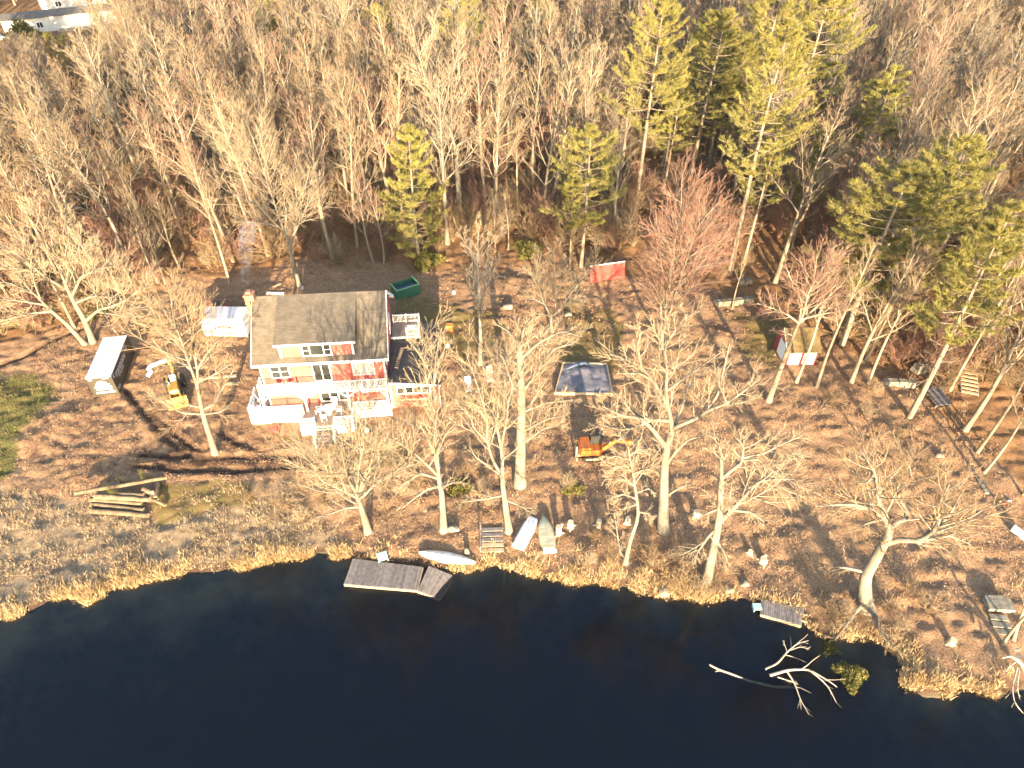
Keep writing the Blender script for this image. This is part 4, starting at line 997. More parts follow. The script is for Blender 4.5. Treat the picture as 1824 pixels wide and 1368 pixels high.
window(house, 2.9, 4.7, 1.9, 3.3, 0, 2, 2)
window(house, 5.15, 7.9, 1.05, 3.25, 0, 3, 1, name='door')
window(house, 9.2, 10.8, 2.0, 3.25, 0, 2, 2)
gp = lambda a, b, c: (X1-b, a, c)
window(house, 3.2, 4.4, 7.0, 8.3, 0, 2, 1, flip=gp)
window(house, 6.9, 8.0, 3.75, 5.8, 0, 1, 1, name='door', flip=gp)
window(house, 1.2, 2.2, 4.3, 5.6, 0, 1, 2, flip=gp)
# dormer
dm = MB().prism([(2.4,.12,6.3),(2.4,.12,8.28),(2.4,4.7,10.06),(2.4,4.75,9.6)], (6.8,0,0)).build('dormer', M['red_siding'], house)
MB().hexa([(2.1,-.2,8.26),(9.5,-.2,8.26),(9.5,5,10.27),(2.1,5,10.27),(2.1,-.2,8.40),(9.5,-.2,8.40),(9.5,5,10.425),(2.1,5,10.425)]).build('dormer_roof', M['shingle'], dm)
dt = MB(); dt.box(2.08,-.25,8.2,9.52,-.203,8.42); dt.box(2.37,.085,6.5,2.56,.118,8.26); dt.box(9.04,.085,6.5,9.23,.118,8.26); dt.box(2.56,.09,6.52,9.04,.117,6.62)
dt.build('dormer_trim', M['white'], dm)
window(dm, 4.45, 7.2, 6.72, 8.1, .115, 3, [2,1,2], widths=[1,2.1,1])
# chimney
ch = MB(); ch.box(-.75,4.1,-.3,-.33,4.9,10.95); ch.box(-.33,4.15,10.42,.1,4.85,10.95); ch.box(-.80,4.05,10.95,.15,4.95,11.12); ch.box(-.55,4.3,11.12,-.1,4.7,11.4)
ch.build('chimney', M['brick'], house)
# decks
def deck(parent, x0, x1, y0, y1, z, name, th=.14):
    d = MB(); n = max(2, int(round((y1-y0)/.15)))
    for i in range(n):
        a = y0+(y1-y0)*i/n; d.box(x0, a+.008, z-th*.4, x1, y0+(y1-y0)*(i+1)/n-.008, z)
    d.box(x0+.02, y0+.02, z-th, x1-.02, y1-.02, z-th*.42)
    return d.build(name, M['deck'], parent)
def railing(parent, a, b, z, h=.95, step=1.8, name='railing', posts=True, Mx=None):
    a = Vector((a[0], a[1], z)); b = Vector((b[0], b[1], z)); L = (b-a).length; n = max(1, int(round(L/step)))
    r = MB(); up = Vector((0,0,1))
    r.bar(a+up*h, b+up*h, .13, .06); r.bar(a+up*.12, b+up*.12, .06, .07)
    for i in range(n+1):
        q = a.lerp(b, i/n); r.box(q.x-.06, q.y-.06, z, q.x+.06, q.y+.06, z+h+.12)
    o = r.build(name, M['white'], parent)
    bl = MB(); k = max(2, int(L/.15))
    for i in range(1, k):
        q = a.lerp(b, i/k); bl.box(q.x-.024, q.y-.024, z+.15, q.x+.024, q.y+.024, z+h-.03)
    bl.build('baluster', M['white'], o, kind='stuff')
    return o
UD, LD, BO = -1.3, -1.45, -3.4
deck(house, -.05, 11.95, UD, -.01, 3.6, 'upper_deck')
fs = MB(); fs.box(-.08, UD-.05, 3.32, 11.98, UD-.003, 3.60); fs.box(-.08, UD, 3.32, -.053, -.02, 3.6); fs.box(11.953, UD, 3.32, 11.98, -.02, 3.6); fs.build('deck_fascia', M['white'], house)
railing(house, (0, UD+.06), (11.88, UD+.06), 3.61, step=1.7); railing(house, (0, UD+.12), (0, -.12), 3.61, step=1.3); railing(house, (11.88, UD+.12), (11.88, -.12), 3.61, step=1.3)
for xp in (.05, 4.0, 8.1, 11.8):
    p = MB(); p.box(xp-.085, UD-.01, 1.0, xp+.085, UD+.16, 3.32)
    for s in (-1, 1):
        if (xp < .1 and s < 0) or (xp > 11.7 and s > 0): continue
        p.bar((xp+s*.08, UD+.07, 2.55), (xp+s*.85, UD+.07, 3.32), .10)
    p.build('porch_post', M['white'], house)
deck(house, -1.5, 12.0, LD, -.012, 1.0, 'porch_deck'); deck(house, -1.5, .18, 0, 1.6, 1.0, 'porch_deck'); deck(house, 3.6, 8.6, BO, LD-.005, .995, 'porch_deck')
for q_ in ((-1.54,LD-.05,-.35,3.56,LD-.004,.98), (8.64,LD-.05,-.35,12.04,LD-.004,.98), (-1.55,LD,-.35,-1.505,1.6,.98), (12.005,LD,-.35,12.05,-.1,.98),
           (3.55,BO-.05,-.35,5.0,BO-.004,.97), (6.9,BO-.05,-.35,8.65,BO-.004,.97), (3.55,BO,-.35,3.597,LD-.055,.97), (8.603,BO,-.35,8.65,LD-.055,.97)):
    MB().box(*q_).build('porch_skirt', M['white'], house)
for a, b in (((-1.45,LD+.06),(3.6,LD+.06)), ((8.6,LD+.06),(11.93,LD+.06)), ((-1.45,LD+.15),(-1.45,1.5)), ((3.66,BO+.06),(5.0,BO+.06)), ((6.9,BO+.06),(8.54,BO+.06)), ((8.54,BO+.15),(8.54,LD-.1)), ((3.66,BO+.15),(3.66,LD-.1))):
    railing(house, a, b, 1.0, step=1.6)
st = MB(); NT = 6
steps = MB().box(5.083,BO-.08,.5,6.817,BO-.06,.96).build('porch_steps', M['white'], house)
for s in (5.0, 6.82):
    stp = MB()
    stp.hexa([(s,BO-.06,.5),(s+.08,BO-.06,.5),(s+.08,BO-1.62,-.4),(s,BO-1.62,-.4),(s,BO-.06,1.0),(s+.08,BO-.06,1.0),(s+.08,BO-1.62,.12),(s,BO-1.62,.12)])
    stp.bar((s+.04,BO-.05,1.95),(s+.04,BO-1.6,1.0),.10,.06); stp.box(s-.02,BO-1.66,-.3,s+.10,BO-1.54,1.05); stp.bar((s+.04,BO-.05,1.5),(s+.04,BO-1.6,.55),.06,.06)
    stp.build('stringer', M['white'], steps)
for i in range(NT):
    MB().box(5.083, BO-.08-.26*(i+1)+.02, .86-.155*i-.04, 6.817, BO-.08-.26*i+.04, .86-.155*i).build('tread', M['grey_wood'], steps)
MB().box(12.06,-1.5,1.0,12.12,-1.45,1.05).build('lamp_bracket', M['white'], house)
# one storey addition with a flat dark roof
AX0, AX1, AY0, AY1, AZ0, AZ1 = 11.9, 16.85, -.35, 9.6, 3.35, 2.72
ad = MB().prism([(AX0,AY0,-.4),(AX1,AY0,-.4),(AX1,AY0,AZ1-.1),(AX0,AY0,AZ0-.1)], (0,AY1-AY0,0)).build('addition', M['red_siding'], house)
MB().hexa([(AX0-.02,AY0-.12,AZ0-.1),(AX1+.14,AY0-.12,AZ1-.12),(AX1+.14,AY1+.1,AZ1-.12),(AX0-.02,AY1+.1,AZ0-.1),(AX0-.02,AY0-.12,AZ0+.06),(AX1+.14,AY0-.12,AZ1+.05),(AX1+.14,AY1+.1,AZ1+.05),(AX0-.02,AY1+.1,AZ0+.06)]).build('addition_roof', M['rubber'], ad)
at_ = MB(); at_.hexa([(AX0,AY0-.16,AZ0-.14),(AX1+.16,AY0-.16,AZ1-.15),(AX1+.16,AY0-.123,AZ1-.15),(AX0,AY0-.123,AZ0-.14),(AX0,AY0-.16,AZ0+.08),(AX1+.16,AY0-.16,AZ1+.07),(AX1+.16,AY0-.123,AZ1+.07),(AX0,AY0-.123,AZ0+.08)])
at_.box(AX1-.10,AY0-.03,0,AX1+.03,AY0-.004,AZ1-.16); at_.box(AX0+.1,AY0-.03,0,AX0+.28,AY0-.004,AZ0-.16); at_.build('addition_trim', M['white'], ad)
window(ad, 12.6, 16.0, 1.75, 2.72, AY0, 4, 1)
fb = MB(); fb.box(13.0,AY0-.35,1.15,15.9,AY0-.01,1.35); fb.build('window_box', M['tan_wood'], ad)
fl = MB(); R5 = random.Random(5)
for i in range(60):
    x = R5.uniform(13.0,15.9); y = AY0-R5.uniform(.05,.3); h = R5.uniform(.08,.22); fl.bar((x,y,1.34),(x+R5.uniform(-.06,.06),y+R5.uniform(-.06,.06),1.36+h),.05)
fl.build('red_flowers', M['red_plastic'], ad, kind='stuff')
bd = deck(house, 12.0, 14.9, 6.6, 9.2, 3.62, 'balcony')
railing(house, (12.1,9.14),(14.84,9.14),3.62,step=1.4); railing(house, (14.84,9.05),(14.84,6.7),3.62,step=1.3); railing(house, (13.6,6.66),(14.84,6.66),3.62,step=1.3)
MB().box(11.95,6.55,3.36,14.92,6.6,3.62).build('balcony_fascia', M['white'], house)

# loose things about the house
def chair(name, label, cat, lx, ly, lz, rz, m, s=1.0, group=None):
    p = hw(lx, ly, lz); t = thing(name, label, cat, p, YAW+rz, group); t.scale = (s, s, s)
    MB().box(-.27,-.26,.36,.27,.26,.42).build('seat', M[m], t)
    b = MB(); b.hexa([(-.27,.22,.42),(.27,.22,.42),(.27,.27,.42),(-.27,.27,.42),(-.25,.36,.98),(.25,.36,.98),(.25,.41,.98),(-.25,.41,.98)]); b.build('backrest', M[m], t)
    for x in (-.25, .21):
        for y in (-.25, .21): MB().box(x,y,0,x+.045,y+.045,.36).build('leg', M[m], t)
    for x in (-.33, .27): MB().box(x,-.28,.60,x+.06,.30,.64).box(x+.005,-.26,.38,x+.05,-.2,.6).build('armrest', M[m], t)
    return t
chair('porch_chair', 'white high backed chair on the left porch deck, nearest the corner railing', 'chair', -.95, -.75, 1.0, 2.5, 'white', 1.15)
chair('porch_chair', 'white high backed chair on the left porch deck, closer to the house wall', 'chair', -.75, .55, 1.0, 2.2, 'white', 1.15)
chair('wicker_chair', 'tan chair on the upper balcony under the left double window', 'chair', 1.75, -.55, 3.6, 3.0, 'cream', .95)
chair('wicker_chair', 'tan chair on the upper balcony, right of its twin', 'chair', 2.75, -.55, 3.6, 3.3, 'cream', .95)
chair('red_chair', 'red plastic chair on the grass in front of the left porch', 'chair', .9, -2.9, -.1, 3.4, 'red_plastic', 1.25)
tb = thing('patio_table', 'round white patio table on the porch platform', 'table', hw(6.1, -1.75, 1.0), YAW)
MB().tube([(0,0,.68),(0,0,.73)], .62, 20).build('table_top', M['white_metal'], tb)
MB().tube([(0,0,.03),(0,0,.68)], .05, 8).tube([(0,0,0),(0,0,.03)], .28, 12).build('leg', M['white_metal'], tb)
for i, (x, y, r, lab) in enumerate([(5.1,-1.6,1.6,'left of'), (7.1,-1.7,-1.6,'right of'), (5.7,-2.55,.3,'in front of'), (6.6,-.75,3.2,'behind')]):
    chair('patio_chair', 'white patio chair %s the round table on the porch platform' % lab, 'chair', x, y, 1.0, r+math.pi, 'white', .95)
ld = thing('ladder', 'grey ladder lying on the flat dark roof', 'ladder', hw(12.9, 3.4, 3.4), YAW-.15)
l1 = MB(); l1.box(-.2,-1.7,-.11,-.13,1.7,-.01); l1.box(.13,-1.7,-.11,.2,1.7,-.01); l1.build('rail', M['grey_wood'], ld)
for i in range(11): MB().box(-.127,-1.6+.31*i,-.08,.127,-1.5+.31*i,-.02).build('rung', M['tan_wood'], ld)
tt = thing('side_table', 'white table at the corner of the small rear balcony', 'table', hw(14.2, 7.2, 3.62), YAW)
MB().box(-.6,-.35,.7,.6,.35,.75).build('table_top', M['white'], tt)
for a in (-.55, .5):
    for b in (-.3, .25): MB().box(a,b,0,a+.05,b+.05,.7).build('leg', M['white'], tt)
smoke = MB(); smoke.tube([(-.3,4.5,11.45),(-.4,5.0,12.6),(-.2,5.9,13.9),(0,7.0,15.2),(.3,8.4,16.4)], [.16,.38,.62,.85,.75], 14)
def smoke_mat():
    m = bpy.data.materials.new('chimney_smoke'); m.use_nodes = True; n = m.node_tree.nodes; l = m.node_tree.links; n.remove(n['Principled BSDF'])
    v = n.new('ShaderNodeVolumePrincipled'); v.inputs['Color'].default_value = (.62,.66,.74,1)
    tc = n.new('ShaderNodeTexCoord'); t = n.new('ShaderNodeTexNoise'); t.inputs['Scale'].default_value = 1.6; t.inputs['Detail'].default_value = 3; l.new(tc.outputs['Object'], t.inputs['Vector'])
    mr = n.new('ShaderNodeMapRange'); mr.inputs['From Min'].default_value = .42; mr.inputs['From Max'].default_value = .75; mr.inputs['To Max'].default_value = .42; l.new(t.outputs[0], mr.inputs['Value'])
    l.new(mr.outputs[0], v.inputs['Density']); l.new(v.outputs[0], n['Material Output'].inputs['Volume']); return m
so = smoke.build('smoke', smoke_mat(), kind='stuff', label='thin blue grey wisp of chimney smoke'); so.location = hw(0, 0); so.rotation_euler = (0, 0, YAW)

def gthing(name, label, cat, px, py, rz=0, group=None, dz=0.0):
    g0 = ground(px, py); return thing(name, label, cat, (g0[0], g0[1], g0[2]+dz), rz, group)
# yard clutter seen round the house
def lumber(name, label, a, b, w, h, m, z=0.08):
    p = ground(*a); q = ground(*b); c = (p+q)/2; t = MB(); t.bar(tuple(p-c+np.array((0,0,z))), tuple(q-c+np.array((0,0,z))), w, h)
    o = t.build(name, M[m], label=label, cat='lumber'); o.location = tuple(c); return o
for i, (a, b, m, lab) in enumerate([((352,676),(395,672),'cut_wood','long pale board lying behind the tall narrow tree'), ((398,672),(423,670),'cut_wood','short pale board pointing at the porch'), ((400,684),(425,685),'tan_wood','square beam lying left of the porch chairs'),
        ((487,512),(501,506),'cut_wood','thin pale board lying in the shadow behind the chimney'), ((476,523),(506,524),'white','white plank against the back of the house roof line'), ((1002,752),(1006,716),'tan_wood','narrow board standing on the lawn behind the excavator')]):
    lumber('board', lab, a, b, .3, .18, m)
ob = gthing('storage_bin', 'small orange bin on the grass right of the flat roof', 'bin', 801, 588)
b = MB(); b.box(-.35,-.3,0,.35,.3,.7); b.build('bin_body', M['orange'], ob); MB().box(-.39,-.34,.70,.39,.34,.78).build('lid', M['ochre'], ob)
for (px, py, m, lab) in ((797,618,'white','white bag of rubbish beside the flat roofed addition'), (808,523,'white','white plastic scrap on the leaf strewn slope'),
                        (539,515,'grey_stuff','pale grey square panel in the shadow behind the house'), (653,768,'white','white bucket lying by the right end of the porch')):
    g0 = ground(px, py); o = MB().tube([(0,0,0),(.05,0,.25),(0,.05,.42)], [.2,.22,.06], 7).build('rubbish_bag' if 'bag' in lab else 'scrap', M[m], label=lab, cat='rubbish'); o.location = tuple(g0)
# maroon car behind the white container
car = gthing('parked_car', 'maroon car mostly hidden behind the white container', 'car', 381, 557, -.15)
b = MB(); b.prism([(-2.1,-.85,.35),(2.1,-.85,.35),(2.15,-.85,.75),(1.2,-.85,.95),(-1.9,-.85,.98),(-2.15,-.85,.7)], (0,1.7,0)); b.build('body', M['maroon'], car)
MB().hexa([(-1.7,-.78,.96),(.9,-.78,.95),(.9,.78,.95),(-1.7,.78,.96),(-1.3,-.66,1.45),(.25,-.66,1.45),(.25,.66,1.45),(-1.3,.66,1.45)]).build('cabin_glass', M['glass'], car)
MB().box(-1.3,-.66,1.452,.25,.66,1.5).build('roof', M['maroon'], car)
for x in (-1.35, 1.35):
    for y in (-.88, .70): MB().tube([(x,y,.33),(x,y+.18,.33)], .33, 14).build('wheel', M['black'], car)
rb_ = gthing('red_can', 'bright red can left of the white container', 'can', 350, 566)
MB().tube([(0,0,0),(0,0,.8)], .3, 12).build('can_body', M['red_plastic'], rb_); MB().tube([(0,0,.8),(0,0,.86)], .32, 12).build('lid', M['shed_red'], rb_)

# ------------------------------------------------------------------ storage containers
def container(name, label, p, rz, L, W, H, body, roofm):
    t = thing(name, label, 'container', (p[0], p[1], gh(p[0]+.5, p[1]+1)+.02), rz)
    MB().box(0,0,.12,L,W,H-.04).build('body', M[body], t)
    r = MB(); r.box(-.03,-.03,H-.04,L+.03,W+.03,H+.03)
    for i in range(1, int(L/.6)): r.box(i*.6-.03,.02,H+.03,i*.6+.03,W-.02,H+.05)
    r.build('roof', M[roofm], t)
    f = MB()
    for x in (-.02, L-.10):
        for y in (-.02, W-.10): f.box(x,y,0,x+.12,y+.12,H-.05)
    f.box(.12,-.015,.05,L-.12,.05,.2); f.box(.12,W-.05,.05,L-.12,W+.015,.2); f.box(-.015,.12,.05,.05,W-.12,.2); f.box(L-.05,.12,.05,L+.015,W-.12,.2)
    f.build('frame', M[body], t)
    return t
M['black_brown'] = M['dark_metal']
wc = container('storage_container', 'white moving container with a faded red arched logo, left of the house', (-34.5, 61.45), -.02, 4.8, 2.3, 2.4, 'white_metal', 'silver')
lg = MB()
def arc(mb, cx, cz, r0, r1, a0, a1, n, y, sq=1.0):
    for i in range(n):
        a = a0+(a1-a0)*i/n; b = a0+(a1-a0)*(i+1)/n
        mb.poly([(cx+r0*math.cos(a),y,cz+sq*r0*math.sin(a)),(cx+r1*math.cos(a),y,cz+sq*r1*math.sin(a)),(cx+r1*math.cos(b),y,cz+sq*r1*math.sin(b)),(cx+r0*math.cos(b),y,cz+sq*r0*math.sin(b))])
RL = random.Random(8)
for i in range(14):
    x0_, x1_ = 1.35+2.1*i/14, 1.35+2.1*(i+1)/14; z0_, z1_ = .98+.30*math.sin(math.pi*i/14), .98+.30*math.sin(math.pi*(i+1)/14); hh = .20+.10*math.sin(i*2.3)
    lg.poly([(x0_,-.006,z0_-.08),(x1_,-.006,z1_-.08),(x1_,-.006,z1_+hh),(x0_,-.006,z0_+hh)])
lg.poly([(1.5,-.006,.72),(3.3,-.006,.72),(3.3,-.006,.84),(1.5,-.006,.84)])
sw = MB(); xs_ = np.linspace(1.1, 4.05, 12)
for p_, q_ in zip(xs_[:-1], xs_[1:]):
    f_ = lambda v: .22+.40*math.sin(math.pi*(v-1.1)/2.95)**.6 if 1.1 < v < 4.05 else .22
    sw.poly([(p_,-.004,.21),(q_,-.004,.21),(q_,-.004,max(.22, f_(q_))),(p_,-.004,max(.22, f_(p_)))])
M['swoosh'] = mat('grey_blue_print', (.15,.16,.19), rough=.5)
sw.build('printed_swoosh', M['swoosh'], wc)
lg.build('logo', M['logo_red'], wc)
dn = MB(); dn.box(4.12,-.03,.2,4.16,-.004,2.3); dn.box(4.2,-.035,.25,4.62,-.004,2.25); dn.build('door', M['white_metal'], wc)
dc = container('storage_container', 'dark brown moving container with white lettering and a silver roof', (-42.4, 51.5), .185, 2.36, 6.85, 2.45, 'dark_metal', 'silver')
lt = MB()
y = -.026
pts_ = [(.62+1.3*t, 1.52+.52*math.sin(math.pi*min(1, t*1.08))**.8*(1-.25*t)) for t in np.linspace(0, 1, 14)]
for (a, b) in zip(pts_[:-1], pts_[1:]): lt.poly([(a[0],y,1.42),(b[0],y,1.42),(b[0],y,max(b[1],1.44)),(a[0],y,max(a[1],1.44))])
def glyphs(mb, x0, x1, z, h, yy, n, axis=0, xx=0):
    w = (x1-x0)/n
    for i in range(n):
        a = x0+i*w; k = RL.random()
        def q(u0, v0, u1, v1):
            p = [(u0,v0),(u1,v0),(u1,v1),(u0,v1)]
            mb.poly([((u,yy,v) if axis == 0 else (xx,u,v)) for u, v in p])
        q(a, z, a+w*.30, z+h)
        if k < .6: q(a+w*.30, z+h*.72, a+w*.8, z+h)
        if k > .25: q(a+w*.30, z, a+w*.8, z+h*.25)
        if k > .5: q(a+w*.55, z+h*.25, a+w*.8, z+h*.72)
glyphs(lt, .42, 2.05, 1.08, .22, y, 11); glyphs(lt, .48, 2.0, .80, .2, y, 9); lt.poly([(.35,y,.42),(2.12,y,.42),(2.12,y,.58),(.35,y,.58)])
lt.poly([(.18,y,2.16),(.5,y,2.16),(.5,y,2.3),(.18,y,2.3)]); lt.poly([(1.5,y,2.2),(2.05,y,2.2),(2.05,y,2.32),(1.5,y,2.32)])
lt.build('end_lettering', M['white_metal'], dc)
l2 = MB(); xs = 2.36+.006
glyphs(l2, 1.0, 4.6, 1.45, .5, 0, 13, 1, xs); glyphs(l2, 1.6, 3.4, 1.05, .28, 0, 9, 1, xs); glyphs(l2, .3, .75, 1.8, .5, 0, 2, 1, xs); glyphs(l2, 4.9, 5.7, 1.7, .6, 0, 2, 1, xs); glyphs(l2, .3, 1.1, .35, .35, 0, 4, 1, xs)
arc(l2, 0, 0, 0, 0, 0, 0, 0, 0)
l2.build('side_lettering', M['silver'], dc)

# ------------------------------------------------------------------ excavator and tractor
ex = gthing('excavator', 'orange mini excavator with black cab and boom stretched to the right', 'excavator', 1056, 810, .06); ex.scale = (1.12, 1.12, 1.12)
for s, nm in ((-.78, 0), (.42, 1)):
    tk = MB().prism([(-.95,s,.18),(-.75,s,0),(.75,s,0),(.95,s,.18),(.95,s,.38),(.75,s,.52),(-.75,s,.52),(-.95,s,.38)], (0,.36,0)).build('track', M['black'], ex)
    MB().box(-.7,s-.012,.14,.7,s-.002,.36).build('track_frame', M['tan_wood'], tk)
MB().box(-.5,-.42,.25,.5,.42,.6).build('undercarriage', M['grey_stuff'], ex)
bo = MB(); bo.prism([(-1.15,-.72,.66),(-1.28,-.35,.66),(-1.28,.35,.66),(-1.15,.72,.66),(.5,.75,.66),(.72,.3,.66),(.72,-.3,.66),(.5,-.75,.66)], (0,0,.62)); bo.build('body', M['orange'], ex)
MB().prism([(-1.1,-.66,1.282),(-1.2,0,1.282),(-1.1,.66,1.282),(-.35,.66,1.282),(-.35,-.66,1.282)], (0,0,.22)).build('engine_cover', M['orange'], ex)
cabf = MB()
for x in (-.33, .60):
    for yy in (-.05, .68): cabf.box(x,yy,1.283,x+.07,yy+.07,2.2)
cabf.box(-.38,-.1,2.2,.72,.80,2.3); cabf.box(-.33,.02,1.283,.67,.68,1.32); cabf.build('cab', M['black'], ex)
cg_ = MB(); cg_.box(-.26,-.03,1.35,.60,-.02,2.19); cg_.box(-.26,.72,1.35,.60,.73,2.19); cg_.box(.64,.03,1.35,.65,.67,2.19); cg_.build('cab_glass', M['glass'], ex)
for yy in (.0, .66): MB().box(.62,yy,2.305,.72,yy+.08,2.38).build('work_lamp', M['white'], ex)
MB().bar((.70,-.25,.95),(1.65,-.35,2.0),.24,.30).bar((1.60,-.35,1.98),(2.75,-.35,1.75),.22,.26).build('boom', M['orange'], ex)
MB().bar((1.2,-.35,1.75),(2.1,-.35,2.16),.09).build('ram', M['silver'], ex)
MB().bar((2.85,-.35,1.95),(2.75,-.35,.75),.20,.24).build('arm', M['orange'], ex)
MB().prism([(2.6,-.6,.75),(2.95,-.6,.72),(2.85,-.6,.35),(2.5,-.6,.30),(2.42,-.6,.5)], (0,.5,0)).build('bucket', M['grey_stuff'], ex)
MB().box(-1.5,-.75,.1,-1.42,.75,.48).bar((-1.4,-.3,.3),(-.5,-.3,.35),.1).bar((-1.4,.3,.3),(-.5,.3,.35),.1).build('blade', M['tan_wood'], ex)

bk = gthing('backhoe_tractor', 'yellow backhoe tractor with ochre front bucket and raised white boom', 'tractor', 316, 697, -math.pi/2+.42)
MB().box(-1.2,-.35,.55,1.5,.35,1.15).build('chassis', M['yellow'], bk)
MB().box(.35,-.40,1.15,1.75,.40,1.62).build('hood', M['yellow'], bk)
MB().box(-.55,-.28,1.15,-.1,.28,1.25).box(-.62,-.28,1.15,-.54,.28,1.75).build('seat', M['white'], bk)
for x, r, w in ((-.75,.68,.40), (1.35,.46,.28)):
    for s in (-1, 1): MB().tube([(x,s*.55,r),(x,s*(.55+w),r)], r, 18).build('wheel', M['black'], bk)
for s in (-.62, .54): MB().box(-1.25,s-.05,1.32,-.2,s+.13,1.42).build('fender', M['yellow'], bk)
for s in (-.5, .42): MB().bar((.5,s,1.45),(2.2,s,.95),.1,.16).build('loader_arm', M['yellow'], bk)
MB().prism([(2.15,-.95,.12),(2.95,-.95,.10),(2.35,-.95,.35),(2.25,-.95,.95),(2.12,-.95,.95)], (0,1.9,0)).build('front_bucket', M['ochre'], bk)
MB().bar((-1.2,0,.9),(-2.3,.05,1.3),.26,.3).bar((-2.3,.05,1.3),(-2.9,-.2,2.0),.24,.26).build('swing_post', M['ochre'], bk)
MB().bar((-2.95,-.25,2.05),(-2.2,-1.75,2.3),.26,.3).bar((-2.2,-1.75,2.3),(-1.95,-2.1,2.0),.24,.26).build('boom', M['white_metal'], bk)
MB().bar((-2.4,-1.9,1.6),(-2.5,-2.4,1.0),.3,.34).build('bucket', M['white_metal'], bk)
MB().tube([(.9,-.3,1.62),(.9,-.3,2.1)], .04, 8).build('exhaust', M['grey_stuff'], bk)
MB().box(1.76,-.32,1.25,1.79,.32,1.5).build('grille', M['white'], bk)

# ------------------------------------------------------------------ shed, red panel, bin, platform
sb = ground(1400, 650)
shd = thing('shed', 'small dark red shed with white double doors and a mossy roof', 'shed', (29.05, 56.35, gh(30.5, 57.5)), .03)
zr = 1.95
MB().prism([(0,0,-.3),(0,3.4,-.3),(0,3.4,zr),(0,1.9,3.35),(0,0,zr)], (3.25,0,0)).build('wall', M['shed_red'], shd)
for y0, y1, z0, z1 in ((-.25,1.9,zr-.16,3.42), (3.65,1.9,zr-.16,3.42)):
    MB().hexa([(-.2,y0,z0),(3.45,y0,z0),(3.45,y1,z1),(-.2,y1,z1),(-.2,y0,z0+.1),(3.45,y0,z0+.1),(3.45,y1,z1+.1),(-.2,y1,z1+.1)]).build('roof', M['moss_roof'], shd)
for x0 in (.22, 1.78):
    d = MB().box(x0,-.06,.08,x0+1.28,-.004,1.72).build('door', M['white'], shd)
    MB().box(x0+.02,-.075,.85,x0+1.26,-.062,.95).bar((x0+.06,-.07,.95),(x0+1.22,-.07,1.68),.08,.012).build('door_brace', M['white'], d)
MB().box(-.05,.7,.05,-.004,2.3,2.0).build('side_door', M['white'], shd)
MB().hexa([(-.24,-.27,zr-.2),(-.205,-.27,zr-.2),(-.205,1.9,3.38),(-.24,1.9,3.38),(-.24,-.27,zr),(-.205,-.27,zr),(-.205,1.9,3.55),(-.24,1.9,3.55)]).build('rake_trim', M['white'], shd)
p0 = ground(1052, 505); p1 = ground(1113, 495)
rp = thing('board_fence', 'leaning red board panel with a white top edge at the foot of the pines', 'fence', tuple(p0), math.atan2(p1[1]-p0[1], p1[0]-p0[0]))
Lr = float(np.hypot(*(p1-p0)[:2])); nbd = 16
M['bright_red'] = mat('red_board_paint', (.33,.055,.048), (.39,.075,.06), 1.5, rnd=.06)  # red board paint, mottled and varying slightly from board to board
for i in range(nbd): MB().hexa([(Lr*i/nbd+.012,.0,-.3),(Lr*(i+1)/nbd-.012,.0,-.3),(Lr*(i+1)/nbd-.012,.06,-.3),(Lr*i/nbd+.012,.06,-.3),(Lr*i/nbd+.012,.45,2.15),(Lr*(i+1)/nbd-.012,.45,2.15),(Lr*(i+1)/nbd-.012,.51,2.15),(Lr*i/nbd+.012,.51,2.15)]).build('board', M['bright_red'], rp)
MB().box(-.06,.43,2.155,Lr+.06,.54,2.25).build('top_cap', M['white'], rp)
MB().box(-.05,-.05,-.35,Lr+.05,-.005,-.16).build('skirt_board', M['tan_wood'], rp)
for x in (.3, Lr*.5, Lr-.3): MB().bar((x,.52,1.9),(x,1.5,-.2),.1).build('brace', M['grey_wood'], rp)
gb = gthing('dumpster', 'dark green open dumpster with a pale rim in the house shadow', 'dumpster', 749, 523, .55)
b = MB(); w = .08
b.box(-3.0,0,-.1,0,w,1.35); b.box(-w,w,-.1,0,1.9,1.35); b.box(-3.0,w,-.1,-3.0+w,1.9,1.35); b.box(-3.0+w,1.9-w,-.1,-w,1.9,1.35); b.box(-3+w,w,.0,-w,1.9-w,.1); b.build('bin_body', M['green'], gb)
r = MB(); r.box(-3.06,-.05,1.352,.06,w+.04,1.44); r.box(-w-.04,w+.042,1.352,.06,1.94,1.44); r.box(-3.06,w+.042,1.352,-3+w+.04,1.94,1.44); r.build('rim', M['green_rim'], gb)
MB().box(-2.9,.3,.1,-.2,1.7,.8).build('refuse', M['navy'], gb, kind='stuff')
# tarp covered bed with timber edging
c4 = [ground(*q) for q in ((989,703),(1090,705),(1080,652),(1003,650))]
cen = sum(c4)/4
tp_ = thing('tarped_bed', 'timber edged bed under a wrinkled blue grey tarp behind the excavator', 'garden bed', tuple(cen))
L4 = [q-cen for q in c4]
for a, b in ((0,1),(1,2),(2,3),(3,0)):
    MB().bar(tuple(L4[a]+np.array((0,0,.18))), tuple(L4[b]+np.array((0,0,.18))), .14, .4).build('edge_board', M['cut_wood' if a == 0 else 'tan_wood'], tp_)
n = 26; V = []
for j in range(n):
    for i in range(n):
        u, v = i/(n-1), j/(n-1); q = (L4[0]*(1-u)+L4[1]*u)*(1-v)+(L4[3]*(1-u)+L4[2]*u)*v
        hgt = .34+.30*float(fbm(q[0]*1.1, q[1]*1.1, .8, 3, 61))+.22*math.exp(-((u-.5)/.25)**2-((v-.75)/.18)**2)
        V.append((q[0]*.97, q[1]*.97, hgt))
I_ = [(j*n+i, j*n+i+1, (j+1)*n+i+1, (j+1)*n+i) for j in range(n-1) for i in range(n-1)]
add('tarp', mk('tarp', V, I_, None, [M['tarp']], True), tp_)
